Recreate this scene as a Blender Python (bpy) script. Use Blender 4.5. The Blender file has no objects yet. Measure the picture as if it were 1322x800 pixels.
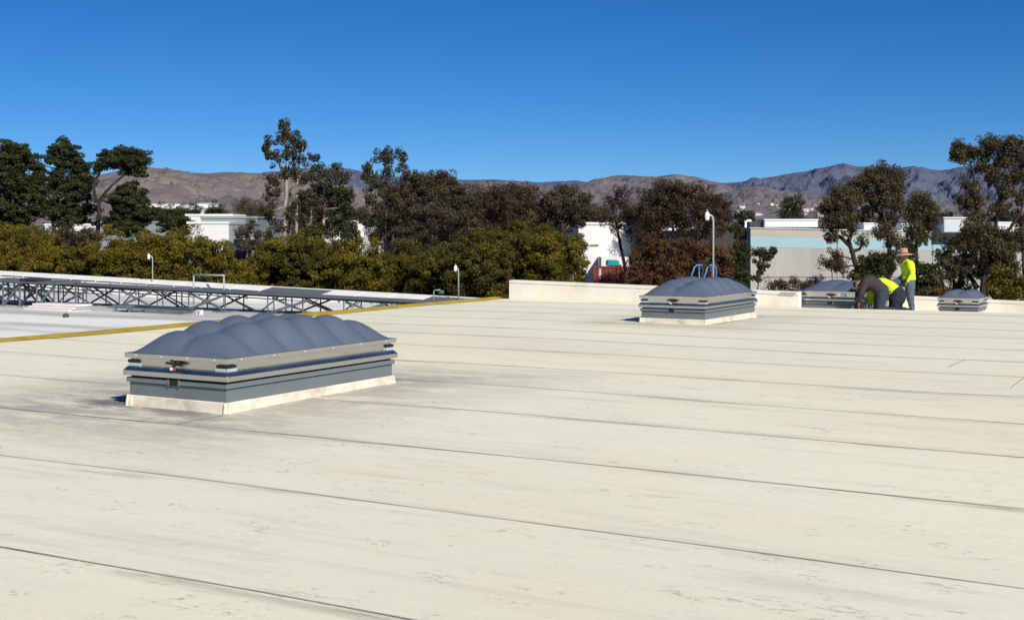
import bpy, bmesh, math, random
import numpy as np
from mathutils import Vector, Matrix, noise as mnoise

random.seed(7)
RNG = np.random.default_rng(11)
scene = bpy.context.scene
C = scene.collection
PI = math.pi
F = 1667.0            # focal length in photo pixels (photo is 1322 wide)
EYE = 2.0             # camera above the main roof
GROUND = -9.0

# ------------------------------------------------------------------ frames
DS = Vector((0.8678, -0.4969, 0))      # roof direction along the membrane seams
DU = Vector((0.4969, 0.8678, 0))       # roof direction along the ridge
OR = Vector((-0.14, 39.2, 0))          # back corner of the main roof
RZ = math.atan2(-0.4969, 0.8678)

def L(s, u, z=0.0):
    return OR + DS * s + DU * u + Vector((0, 0, z))

def at(px, py, Y):
    """point at forward distance Y that stands in direction (px, py)"""
    return Vector(((px - 661) / F * Y, Y, EYE - (py - 300) / F * Y))

def s_at(px, u):
    """s of the roof point on row u that lies in direction px"""
    k = (px - 661) / F
    return (k * (39.2 + .8678 * u) + .14 - .4969 * u) / (.8678 + .4969 * k)

# ------------------------------------------------------------------ materials
def new_mat(name):
    m = bpy.data.materials.new(name); m.use_nodes = True
    nt = m.node_tree
    b = nt.nodes['Principled BSDF']
    return m, nt, b

def N(nt, t, **kw):
    n = nt.nodes.new(t)
    for k, v in kw.items():
        if k == 'inp':
            for kk, vv in v.items(): n.inputs[kk].default_value = vv
        else: setattr(n, k, v)
    return n

def lk(nt, a, b): nt.links.new(a, b)

def ramp(nt, fac, stops):
    r = N(nt, 'ShaderNodeValToRGB')
    e = r.color_ramp.elements
    while len(e) < len(stops): e.new(0.5)
    for i, (p, c) in enumerate(stops):
        e[i].position = p
        e[i].color = c if len(c) == 4 else (*c, 1)
    lk(nt, fac, r.inputs['Fac'])
    return r

def g(v): return (v, v, v, 1)

def mixc(nt, fac, a, b, mode='MIX'):
    m = N(nt, 'ShaderNodeMix', data_type='RGBA', blend_type=mode)
    if isinstance(fac, (int, float)): m.inputs[0].default_value = fac
    else: lk(nt, fac, m.inputs[0])
    for i, v in ((6, a), (7, b)):
        if isinstance(v, tuple): m.inputs[i].default_value = v if len(v) == 4 else (*v, 1)
        else: lk(nt, v, m.inputs[i])
    return m.outputs[2]

def math_(nt, op, a, b=None, clamp=False):
    m = N(nt, 'ShaderNodeMath', operation=op); m.use_clamp = clamp
    for i, v in ((0, a), (1, b)):
        if v is None: continue
        if isinstance(v, (int, float)): m.inputs[i].default_value = v
        else: lk(nt, v, m.inputs[i])
    return m.outputs[0]

def tex_noise(nt, vec, scale, detail=4, rough=.55):
    n = N(nt, 'ShaderNodeTexNoise'); n.inputs['Scale'].default_value = scale
    n.inputs['Detail'].default_value = detail; n.inputs['Roughness'].default_value = rough
    lk(nt, vec, n.inputs['Vector'])
    return n.outputs['Fac']

def scaled(nt, vec, sc):
    m = N(nt, 'ShaderNodeMapping'); m.inputs['Scale'].default_value = sc
    lk(nt, vec, m.inputs['Vector'])
    return m.outputs['Vector']

def bump(nt, bs, h, strength=.3, dist=.02):
    b = N(nt, 'ShaderNodeBump'); b.inputs['Strength'].default_value = strength
    b.inputs['Distance'].default_value = dist
    lk(nt, h, b.inputs['Height']); lk(nt, b.outputs['Normal'], bs.inputs['Normal'])

def mat(name, col, rough=.6, metal=0.0, var=.12, scale=6.0, bmp=0.0, spec=.5, stretch=(1, 1, 1), dirt=None, coat=0):
    m, nt, b = new_mat(name)
    tc = N(nt, 'ShaderNodeTexCoord').outputs['Object']
    v = scaled(nt, tc, stretch)
    f = tex_noise(nt, v, scale, 5)
    c1 = tuple(max(0, x * (1 - var)) for x in col); c2 = tuple(min(1, x * (1 + var)) for x in col)
    r = ramp(nt, f, [(.3, c1), (.7, c2)])
    out = r.outputs['Color']
    if dirt:
        f2 = tex_noise(nt, v, scale * .45, 6, .65)
        r2 = ramp(nt, f2, [(.5, g(0)), (.75, g(dirt[1]))])
        out = mixc(nt, r2.outputs['Color'], out, dirt[0])
    lk(nt, out, b.inputs['Base Color'])
    rr = ramp(nt, f, [(.2, g(max(0.02, rough * .8))), (.8, g(min(1, rough * 1.2)))])
    lk(nt, rr.outputs['Color'], b.inputs['Roughness'])
    b.inputs['Metallic'].default_value = metal
    b.inputs['Specular IOR Level'].default_value = spec
    b.inputs['Coat Weight'].default_value = coat
    if bmp: bump(nt, b, f, bmp, .02)
    return m

M = {}
M['alu'] = mat('mill_aluminium', (.62, .61, .58), .30, 1.0, .08, 3, stretch=(1, 1, 6))
M['galv'] = mat('galvanised_steel', (.33, .35, .37), .45, .6, .15, 5)
M['curb'] = mat('grey_painted_curb', (.165, .195, .205), .42, .15, .08, 3, dirt=((.11, .12, .12), .5))
M['dome'] = mat('slate_acrylic', (.105, .128, .178), .34, 0, .06, 1.2, spec=.45)
M['black'] = mat('black_rubber', (.012, .012, .013), .6, 0, .2, 10)
M['tab'] = mat('clear_plastic_tab', (.42, .50, .56), .3, 0, .12, 20)
M['flash'] = mat('cream_flashing', (.76, .69, .56), .75, 0, .12, 5, .5, dirt=((.42, .32, .23), .9), stretch=(1, 1, 1.6))
M['wall_cream'] = mat('cream_parapet', (.84, .79, .68), .8, 0, .05, 1.5, .2, dirt=((.55, .46, .34), .45))
M['wall_white'] = mat('white_parapet', (.86, .85, .80), .7, 0, .05, 1.5, .1)
M['yellow'] = mat('yellow_paint', (.43, .305, .022), .65, 0, .16, 2.2, .2, dirt=((.33, .24, .06), .6))
M['rack'] = mat('rack_steel', (.20, .215, .235), .5, .35, .18, 3)
M['rackdark'] = mat('dark_rack_steel', (.05, .055, .07), .5, .35, .2, 3)
M['panel'] = mat('grey_panel', (.13, .135, .145), .6, .0, .08, 2, spec=.3)
M['panelwhite'] = mat('pale_panel', (.88, .865, .81), .55, 0, .03, 2)  # white base colour stands for sky glare on tilted panels; also colours the slats
M['board'] = mat('white_board', (.80, .78, .73), .7, 0, .06, 3)
M['pole'] = mat('grey_pole', (.38, .41, .40), .45, .3, .1, 4)
M['camwhite'] = mat('white_housing', (.82, .83, .83), .35, 0, .03, 4)
M['blue'] = mat('blue_rail', (.07, .22, .50), .4, .1, .12, 8)
M['red'] = mat('red_label', (.5, .04, .04), .5)
M['teal'] = mat('teal_tarp', (.01, .30, .36), .5, 0, .2, 3)
M['contred'] = mat('container_red', (.20, .035, .022), .55, .1, .15, 1.2, dirt=((.10, .03, .02), .6))
M['bwhite'] = mat('white_stucco', (.80, .80, .79), .85, 0, .03, .6)
M['bgrey'] = mat('grey_stucco', (.25, .275, .29), .85, 0, .06, .6)  # grey lowered further to paint in shadow on the office's right part
M['bbeige'] = mat('tilt_up_concrete', (.45, .43, .395), .85, 0, .10, .5, .1, stretch=(1.6, 1, .10), dirt=((.34, .315, .28), .75))
M['bcap'] = mat('concrete_band', (.48, .43, .36), .85, 0, .05, .5)
M['aqua'] = mat('aqua_band', (.36, .53, .57), .8, 0, .05, .4)
M['unit'] = mat('rooftop_unit_paint', (.66, .68, .68), .5, .1, .05, 1)
M['glass'] = mat('window_glass', (.015, .02, .025), .12, 0, .1, 2)
M['shirt_lime'] = mat('lime_shirt', (.62, .80, .02), .85, 0, .08, 9, .3)
M['shirt_grey'] = mat('charcoal_shirt', (.032, .029, .029), .9, 0, .2, 12, .3)
M['jeans'] = mat('blue_jeans', (.085, .115, .155), .9, 0, .25, 12, .3)
M['jeansdark'] = mat('dark_jeans', (.022, .036, .052), .9, 0, .25, 12, .3)
M['navy'] = mat('navy_trousers', (.012, .016, .03), .9, 0, .25, 10, .3)
M['skin'] = mat('skin', (.30, .15, .09), .55, 0, .08, 20)
M['hat'] = mat('straw_hat', (.42, .28, .16), .85, 0, .15, 30, .3)
M['boot'] = mat('boot_leather', (.16, .08, .035), .7, 0, .2, 15)
M['bootdark'] = mat('dark_boot', (.05, .05, .055), .7, 0, .2, 15)
M['hair'] = mat('dark_hair', (.015, .012, .01), .7, 0, .2, 40)
M['bark_dark'] = mat('dark_bark', (.030, .023, .018), .9, 0, .3, 1.5, .3)
M['bark_pale'] = mat('pale_bark', (.36, .29, .22), .9, 0, .3, 1.0, .3)
M['bark_twig'] = mat('grey_twigs', (.16, .13, .115), .9, 0, .3, 1.5)
M['roofwhite'] = mat('house_paint', (.72, .70, .66), .8)
M['rooftile'] = mat('house_roof', (.25, .19, .16), .8)

def leaf_mat(name, dark, light, alt):
    m, nt, b = new_mat(name)
    at_ = N(nt, 'ShaderNodeAttribute', attribute_name='tint')
    at2 = N(nt, 'ShaderNodeAttribute', attribute_name='hue')
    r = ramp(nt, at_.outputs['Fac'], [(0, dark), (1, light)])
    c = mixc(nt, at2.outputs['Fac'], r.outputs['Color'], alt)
    lk(nt, c, b.inputs['Base Color'])
    b.inputs['Roughness'].default_value = .6
    b.inputs['Specular IOR Level'].default_value = .25
    tr = N(nt, 'ShaderNodeBsdfTranslucent'); lk(nt, c, tr.inputs['Color'])
    mx = N(nt, 'ShaderNodeMixShader'); mx.inputs[0].default_value = .26
    lk(nt, b.outputs[0], mx.inputs[1]); lk(nt, tr.outputs[0], mx.inputs[2])
    lk(nt, mx.outputs[0], nt.nodes['Material Output'].inputs['Surface'])
    return m

LM = {
    'hedge': leaf_mat('olive_leaves', (.038, .037, .005), (.235, .19, .015), (.17, .12, .016)),
    'hedgegreen': leaf_mat('green_leaves', (.024, .030, .006), (.16, .15, .018), (.12, .085, .016)),
    'pine': leaf_mat('pine_needles', (.016, .026, .008), (.075, .090, .026), (.06, .058, .024)),
    'euc': leaf_mat('eucalyptus_leaves', (.022, .032, .016), (.085, .090, .042), (.085, .065, .035)),
    'brown': leaf_mat('brown_olive_leaves', (.034, .032, .016), (.125, .108, .056), (.10, .070, .042)),
    'red': leaf_mat('reddish_brown_leaves', (.030, .024, .015), (.115, .086, .052), (.10, .055, .034)),
    'rust': leaf_mat('rust_leaves', (.05, .04, .015), (.15, .115, .03), (.17, .06, .03)),
    'bush': leaf_mat('dark_bush_leaves', (.018, .028, .008), (.085, .095, .026), (.10, .08, .02)),
    'eucr': leaf_mat('warm_eucalyptus_leaves', (.026, .030, .014), (.125, .115, .05), (.125, .08, .038)),
    'far': leaf_mat('far_leaves', (.022, .030, .018), (.06, .068, .040), (.075, .058, .045)),
}

# ------------------------------------------------------------------ mesh helpers
class MB:
    def __init__(self):
        self.v = []; self.f = []; self.m = []
    def add(self, vs, fs, mi=0):
        o = len(self.v)
        self.v += [tuple(v) for v in vs]
        for f in fs:
            self.f.append(tuple(o + i for i in f)); self.m.append(mi)
        return self
    def box(self, x0, x1, y0, y1, z0, z1, mi=0):
        vs = [(x0, y0, z0), (x1, y0, z0), (x1, y1, z0), (x0, y1, z0), (x0, y0, z1), (x1, y0, z1), (x1, y1, z1), (x0, y1, z1)]
        return self.add(vs, [(0, 3, 2, 1), (4, 5, 6, 7), (0, 1, 5, 4), (1, 2, 6, 5), (2, 3, 7, 6), (3, 0, 4, 7)], mi)
    def hexa(self, vs, mi=0):
        return self.add(vs, [(0, 3, 2, 1), (4, 5, 6, 7), (0, 1, 5, 4), (1, 2, 6, 5), (2, 3, 7, 6), (3, 0, 4, 7)], mi)
    def bar(self, a, b, w, h=None, mi=0):
        a = Vector(a); b = Vector(b); d = (b - a).normalized()
        up = Vector((0, 0, 1)) if abs(d.z) < .95 else Vector((0, 1, 0))
        x = d.cross(up).normalized(); y = x.cross(d).normalized()
        h = h or w
        vs = []
        for p in (a, b):
            for sx, sy in ((-1, -1), (1, -1), (1, 1), (-1, 1)):
                vs.append(p + x * sx * w / 2 + y * sy * h / 2)
        return self.hexa(vs, mi)
    def tube(self, pts, rads, n=8, mi=0, cap=True):
        pts = [Vector(p) for p in pts]
        if isinstance(rads, (int, float)): rads = [rads] * len(pts)
        o = len(self.v); px = None
        for i, p in enumerate(pts):
            d = (pts[min(i + 1, len(pts) - 1)] - pts[max(i - 1, 0)]).normalized()
            if px is None:
                up = Vector((0, 0, 1)) if abs(d.z) < .9 else Vector((0, 1, 0))
                px = d.cross(up).normalized()
            px = (px - d * px.dot(d)).normalized(); py = d.cross(px)
            for k in range(n):
                a = 2 * PI * k / n
                self.v.append(tuple(p + (px * math.cos(a) + py * math.sin(a)) * rads[i]))
        for i in range(len(pts) - 1):
            for k in range(n):
                k2 = (k + 1) % n
                self.f.append((o + i * n + k, o + i * n + k2, o + (i + 1) * n + k2, o + (i + 1) * n + k)); self.m.append(mi)
        if cap:
            self.f.append(tuple(o + k for k in range(n))[::-1]); self.m.append(mi)
            e = o + (len(pts) - 1) * n
            self.f.append(tuple(e + k for k in range(n))); self.m.append(mi)
        return self
    def lathe(self, prof, n=20, mi=0, c=(0, 0, 0)):
        o = len(self.v)
        for r, z in prof:
            for k in range(n):
                a = 2 * PI * k / n
                self.v.append((c[0] + r * math.cos(a), c[1] + r * math.sin(a), c[2] + z))
        for i in range(len(prof) - 1):
            for k in range(n):
                k2 = (k + 1) % n
                self.f.append((o + i * n + k, o + i * n + k2, o + (i + 1) * n + k2, o + (i + 1) * n + k)); self.m.append(mi)
        return self
    def ring(self, w, l, z0, z1, out0, out1, mi=0, thick=.03):
        """a closed rectangular skirt: outer half sizes w/2+out0 at z0 and +out1 at z1, hollow inside"""
        def rect(o, z):
            a = w / 2 + o; b = l / 2 + o
            return [(-a, -b, z), (a, -b, z), (a, b, z), (-a, b, z)]
        vs = rect(out0, z0) + rect(out1, z1) + rect(out1 - thick, z1) + rect(out0 - thick, z0)
        fs = []
        for r0, r1 in ((0, 4), (4, 8), (8, 12), (12, 0)):
            for k in range(4):
                k2 = (k + 1) % 4
                fs.append((r0 + k, r0 + k2, r1 + k2, r1 + k))
        return self.add(vs, fs, mi)
    def build(self, name, mats, parent=None, smooth=False, bevel=0, loc=None, rz=None):
        me = bpy.data.meshes.new(name)
        me.from_pydata(self.v, [], self.f)
        if not isinstance(mats, (list, tuple)): mats = [mats]
        for m in mats: me.materials.append(m)
        me.polygons.foreach_set('material_index', self.m)
        if bevel or True:
            bm = bmesh.new(); bm.from_mesh(me)
            bmesh.ops.recalc_face_normals(bm, faces=bm.faces)
            if bevel:
                es = [e for e in bm.edges if len(e.link_faces) == 2 and e.calc_face_angle(0) > .6]
                try: bmesh.ops.bevel(bm, geom=es, offset=bevel, segments=1, affect='EDGES', clamp_overlap=True)
                except Exception: pass
            bm.to_mesh(me); bm.free()
        if smooth: me.polygons.foreach_set('use_smooth', [True] * len(me.polygons))
        me.update()
        o = bpy.data.objects.new(name, me); C.objects.link(o)
        if parent: o.parent = parent
        if loc is not None: o.location = loc
        if rz is not None: o.rotation_euler.z = rz
        return o

def tag(o, label=None, cat=None, group=None, kind=None):
    if label: o['label'] = label
    if cat: o['category'] = cat
    if group: o['group'] = group
    if kind: o['kind'] = kind
    return o

def thing(name, label, cat, loc=(0, 0, 0), rz=0, group=None):
    o = bpy.data.objects.new(name, None); C.objects.link(o)
    o.location = loc; o.rotation_euler = (0, 0, rz)
    o.empty_display_size = .2
    return tag(o, label, cat, group)

def copy_tree(o, parent=None):
    c = o.copy(); C.objects.link(c)
    if parent: c.parent = parent
    for ch in list(o.children): copy_tree(ch, c)
    return c

# ------------------------------------------------------------------ ground, roofs
def ground():
    m, nt, b = new_mat('ground_soil')
    tc = N(nt, 'ShaderNodeTexCoord').outputs['Object']
    f = tex_noise(nt, tc, .02, 8, .6)
    r = ramp(nt, f, [(.35, (.06, .06, .035)), (.55, (.12, .105, .08)), (.7, (.17, .15, .12))])
    lk(nt, r.outputs['Color'], b.inputs['Base Color']); b.inputs['Roughness'].default_value = .95
    s = 16000
    mb = MB().add([(-s, -s, 0), (s, -s, 0), (s, s, 0), (-s, s, 0)], [(0, 1, 2, 3)])
    o = mb.build('ground', m, loc=(0, 0, GROUND)); tag(o, kind='structure')
    # car park between the buildings and the trees
    a = mat('asphalt', (.055, .055, .057), .9, 0, .2, .8, .2)
    o = MB().add([(-140, 20, 0), (160, 20, 0), (160, 130, 0), (-140, 130, 0)], [(0, 1, 2, 3)]).build('parking_lot', a, loc=(0, 0, GROUND + .01))
    tag(o, kind='structure')
ground()

SEAMS = [-30.75, -28.46, -26.09, -23.9, -21.66, -19.4, -17.12, -14.87, -12.57, -10.5, -8.2, -5.95, -3.7, -1.5]
SKY = {}   # skylight footprints in roof coordinates
SKY[1] = (8.19, 9.70, -23.05, -19.85)
SKY[2] = (7.80, 9.31, -7.55, -4.30)

def roof_mat():
    m, nt, b = new_mat('cream_roof_membrane')
    tc = N(nt, 'ShaderNodeTexCoord').outputs['Object']
    sep = N(nt, 'ShaderNodeSeparateXYZ'); lk(nt, tc, sep.inputs[0])
    s, u = sep.outputs['X'], sep.outputs['Y']
    big = tex_noise(nt, scaled(nt, tc, (.35, 1, 1)), .22, 5, .6)
    base = ramp(nt, big, [(.36, (.86, .805, .615)), (.5, (.925, .87, .66)), (.62, (.95, .895, .685))]).outputs['Color']
    pat = tex_noise(nt, tc, .10, 4, .6)          # cool greyish wash in patches
    base = mixc(nt, ramp(nt, pat, [(.44, g(0)), (.62, g(.6))]).outputs['Color'], base, (.845, .855, .68))
    pk = tex_noise(nt, scaled(nt, tc, (.5, 1.2, 1)), .35, 5, .6)
    base = mixc(nt, ramp(nt, pk, [(.52, g(0)), (.66, g(.5))]).outputs['Color'], base, (.88, .79, .59))
    # long faint streaks along the sheets
    st = tex_noise(nt, scaled(nt, tc, (.30, 2.6, 1)), 1.1, 7, .62)
    base = mixc(nt, ramp(nt, st, [(.54, g(0)), (.70, g(.34))]).outputs['Color'], base, (.55, .51, .41))
    st2 = tex_noise(nt, scaled(nt, tc, (.55, 5.5, 1)), 1.3, 6, .68)
    base = mixc(nt, ramp(nt, st2, [(.60, g(0)), (.70, g(.22))]).outputs['Color'], base, (.45, .42, .345))
    # scuffs and footmarks: small dark marks gathered in patches
    def scuff(stretch, scale, lo, hi, mscale, mlo, mhi, amt, col, rot):
        mp = N(nt, 'ShaderNodeMapping'); mp.inputs['Rotation'].default_value = (0, 0, rot); mp.inputs['Scale'].default_value = stretch
        lk(nt, tc, mp.inputs['Vector'])
        a1 = ramp(nt, tex_noise(nt, mp.outputs['Vector'], scale, 5, .78), [(lo, g(0)), (hi, g(1))]).outputs['Color']
        a2 = ramp(nt, tex_noise(nt, scaled(nt, mp.outputs['Vector'], (.6, .5, 1)), mscale, 3, .6), [(mlo, g(0)), (mhi, g(amt))]).outputs['Color']
        return math_(nt, 'MULTIPLY', a1, a2), col
    for f_, c_ in (scuff((1.2, 2.0, 1), 7.0, .55, .62, 1.5, .56, .66, .75, (.42, .39, .32), .3),
                   scuff((1.0, 2.6, 1), 11.0, .54, .60, 2.3, .60, .68, .85, (.33, .30, .25), -.25),
                   scuff((1.5, 3.6, 1), 2.6, .58, .66, .6, .50, .62, .55, (.42, .385, .315), 0),
                   scuff((1.0, 1.2, 1), 5.0, .50, .60, 2.0, .62, .68, .30, (.55, .54, .49), .6)):
        base = mixc(nt, f_, base, c_)
    sp = tex_noise(nt, scaled(nt, tc, (1, 3, 1)), 4.2, 3, .6)
    spf = ramp(nt, sp, [(.73, g(0)), (.76, g(.5))]).outputs['Color']
    base = mixc(nt, spf, base, (.28, .25, .21))
    fg = tex_noise(nt, tc, 26, 3, .7)
    base = mixc(nt, ramp(nt, fg, [(.3, g(.14)), (.65, g(0))]).outputs['Color'], base, (.48, .44, .35))
    # dirt gathered on the upper side of every seam
    w = N(nt, 'ShaderNodeMath', operation='ADD'); lk(nt, u, w.inputs[0]); w.inputs[1].default_value = 30.75 + 22.6
    fr = math_(nt, 'FRACT', math_(nt, 'DIVIDE', w.outputs[0], 2.26))
    band = ramp(nt, fr, [(0, g(1)), (.07, g(.35)), (.22, g(0)), (.94, g(0)), (1.0, g(.9))]).outputs['Color']
    sn = tex_noise(nt, scaled(nt, tc, (.40, 3.0, 1)), 1.0, 6, .7)
    bf = math_(nt, 'MULTIPLY', band, ramp(nt, sn, [(.48, g(0)), (.62, g(.85))]).outputs['Color'])
    base = mixc(nt, bf, base, (.42, .385, .31))
    # greying round the skylights, where water stands
    dn = tex_noise(nt, scaled(nt, tc, (.7, 1.7, 1)), 1.5, 7, .75)
    for k, reach, amt in ((1, 2.9, 1.0), (2, 1.8, .6)):
        s0, s1, u0, u1 = SKY[k]
        ds = math_(nt, 'SUBTRACT', math_(nt, 'ABSOLUTE', math_(nt, 'SUBTRACT', s, (s0 + s1) / 2 - (.5 if k == 1 else 0))), (s1 - s0) / 2)
        du = math_(nt, 'SUBTRACT', math_(nt, 'ABSOLUTE', math_(nt, 'SUBTRACT', u, (u0 + u1) / 2)), (u1 - u0) / 2)
        d = math_(nt, 'DIVIDE', math_(nt, 'MAXIMUM', ds, du), reach)
        fall = ramp(nt, d, [(0, g(1.0)), (.25, g(.75)), (1, g(0))]).outputs['Color']
        f = math_(nt, 'MULTIPLY', fall, ramp(nt, dn, [(.38, g(.22)), (.54, g(amt))]).outputs['Color'])
        base = mixc(nt, f, base, (.36, .335, .305))
        f2 = math_(nt, 'MULTIPLY', ramp(nt, d, [(0, g(1)), (.05, g(.7)), (.16, g(0))]).outputs['Color'], ramp(nt, dn, [(.42, g(.1)), (.55, g(.85))]).outputs['Color'])
        base = mixc(nt, f2, base, (.17, .15, .13))
    lk(nt, base, b.inputs['Base Color'])
    b.inputs['Roughness'].default_value = .72
    b.inputs['Specular IOR Level'].default_value = .25
    h = math_(nt, 'ADD', math_(nt, 'MULTIPLY', big, 3.0), math_(nt, 'MULTIPLY', st, .35))
    bump(nt, b, h, .35, .05)
    return m

def left_roof_mat():
    m, nt, b = new_mat('white_roof_membrane')
    tc = N(nt, 'ShaderNodeTexCoord').outputs['Object']
    st = tex_noise(nt, scaled(nt, tc, (.10, .9, 1)), .8, 6, .65)
    c = ramp(nt, st, [(.40, (.58, .57, .54)), (.52, (.86, .85, .80)), (.64, (.92, .90, .84))]).outputs['Color']
    n2 = tex_noise(nt, scaled(nt, tc, (.05, .3, 1)), .7, 4, .6)
    c = mixc(nt, ramp(nt, n2, [(.46, g(0)), (.60, g(.75))]).outputs['Color'], c, (.43, .42, .395))
    lk(nt, c, b.inputs['Base Color']); b.inputs['Roughness'].default_value = .75
    return m

RMAT = roof_mat(); LMAT = left_roof_mat()

def grid_mesh(name, s0, s1, ns, u0, u1, nu, zf, m, skirt=None):
    mb = MB()
    vs = []
    for i in range(ns + 1):
        for j in range(nu + 1):
            s = s0 + (s1 - s0) * i / ns; u = u0 + (u1 - u0) * j / nu
            vs.append((s, u, zf(s, u)))
    fs = [(i * (nu + 1) + j, (i + 1) * (nu + 1) + j, (i + 1) * (nu + 1) + j + 1, i * (nu + 1) + j + 1) for i in range(ns) for j in range(nu)]
    if skirt is not None:
        n = len(vs)
        loop = [i * (nu + 1) for i in range(ns + 1)] + [ns * (nu + 1) + j for j in range(1, nu + 1)] + \
               [i * (nu + 1) + nu for i in range(ns - 1, -1, -1)] + [j for j in range(nu - 1, 0, -1)]
        for k in loop: vs.append((vs[k][0], vs[k][1], skirt))
        for a in range(len(loop)):
            b2 = (a + 1) % len(loop)
            fs.append((loop[a], loop[b2], n + b2, n + a))
    mb.add(vs, fs)
    o = mb.build(name, m, loc=OR, rz=RZ)
    return tag(o, kind='structure')

def main_z(s, u):
    return .012 * math.sin(s * .55 + u * .23) + .010 * math.sin(u * .9 + s * .17) - .012
grid_mesh('roof', -.45, 42, 85, -52, 0, 104, main_z, RMAT, skirt=GROUND + .02)
LEFTZ = -.9
def left_z(s, u):
    d = -(s + .45)
    t = min(1, max(0, d / 6.0, (u + 2.2) / 2.0))
    return -.05 + (LEFTZ + .05) * (t * t * (3 - 2 * t))
grid_mesh('side_roof', -75, -.46, 100, -52, 10.2, 62, left_z, LMAT, skirt=GROUND + .03)
def low_z(s, u): return -.10 - .06 * u
grid_mesh('back_roof', 8.2, 42, 20, .012, 9, 6, low_z, RMAT, skirt=GROUND + .04)

# seam laps: narrow raised edges of the membrane sheets with the dirt line that sits on them
def seams():
    m = mat('seam_dirt', (.28, .235, .19), .9, 0, .5, 2.0, stretch=(.8, 8, 1), dirt=((.45, .40, .32), .9))
    mb = MB()
    rr = random.Random(3)
    for su in SEAMS:
        s = -.2; prev = None
        ph = rr.random() * 9; s_end = 42
        base_w = rr.uniform(.007, .012)
        while s < s_end:
            uu = su + .022 * math.sin(s * .35 + ph) + .012 * math.sin(s * 1.3 + ph * 2)
            w = base_w * (1 + .5 * math.sin(s * .8 + ph) * math.sin(s * 2.3 + ph)) * .5
            z = main_z(s, uu) + .004
            cur = [(s, uu - w, z), (s, uu + w, z + .003)]
            if prev: mb.add(prev + cur, [(0, 2, 3, 1)])
            prev = cur; s += .3
    # end laps of the sheets, across the seams
    laps = [(s_at(228, -23.9), -23.9, -23.1), (s_at(95, -20.6), -19.4, -17.1), (s_at(1236, -13.2), -13.9, -12.57),
            (s_at(1314, -15.6), -16.2, -14.87), (s_at(700, -6), -8.2, -5.95), (s_at(760, -3.7), -5.95, -3.7), (3.1, -12.57, -10.5), (1.2, -14.87, -12.57)]
    for s, u0, u1 in laps:
        prev = None; u = u0
        while u <= u1 + .001:
            ss = s + .006 * math.sin(u * 3)
            z = main_z(ss, u) + .006
            cur = [(ss - .007, u, z), (ss + .007, u, z)]
            if prev: mb.add(prev + cur, [(0, 2, 3, 1)])
            prev = cur; u += (u1 - u0) / 8
    o = mb.build('roof_seams', m, loc=OR, rz=RZ)
    tag(o, kind='structure')
seams()

# yellow expansion joint along the ridge
def yellow_joint():
    mb = MB(); prev = None
    prof = [(-.20, .0), (-.15, .03), (-.02, .05), (.10, .047), (.18, .022), (.26, .006), (.32, .004)]
    vs = []; n = 110
    for i in range(n + 1):
        u = -52 + 52 * i / n
        wob = .02 * math.sin(u * .7)
        for p in prof: vs.append((-.42 + p[0] + wob, u, p[1] + main_z(-.4, u) * (1 if p[0] > .2 else .3)))
    k = len(prof)
    mb.add(vs, [(i * k + j, (i + 1) * k + j, (i + 1) * k + j + 1, i * k + j + 1) for i in range(n) for j in range(k - 1)])
    o = mb.build('expansion_joint', M['yellow'], loc=OR, rz=RZ, smooth=True)
    tag(o, 'yellow painted expansion joint running along the roof ridge', 'roof joint')
yellow_joint()

# ------------------------------------------------------------------ skylights
def dome_mesh(w, l, nx, ny, h):
    mb = MB(); gx, gy = nx * 14, ny * 12
    vs = []
    for i in range(gx + 1):
        for j in range(gy + 1):
            U = -1 + 2 * i / gx; V = -1 + 2 * j / gy
            env = max(0, (1 - abs(U) ** 3.6)) ** .85 * max(0, (1 - abs(V) ** (2.2 if ny < 3 else 8))) ** .62
            if ny > 3: env *= 1 - .42 * V * V
            sx = abs(math.sin(PI * nx * (U + 1) / 2)); sy = abs(math.sin(PI * ny * (V + 1) / 2))
            z = h * env * (.16 + .32 * sx ** .75 + .52 * sy ** .55)
            vs.append((U * w / 2, V * l / 2, z))
    mb.add(vs, [(i * (gy + 1) + j, (i + 1) * (gy + 1) + j, (i + 1) * (gy + 1) + j + 1, i * (gy + 1) + j + 1) for i in range(gx) for j in range(gy)])
    return mb

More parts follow.
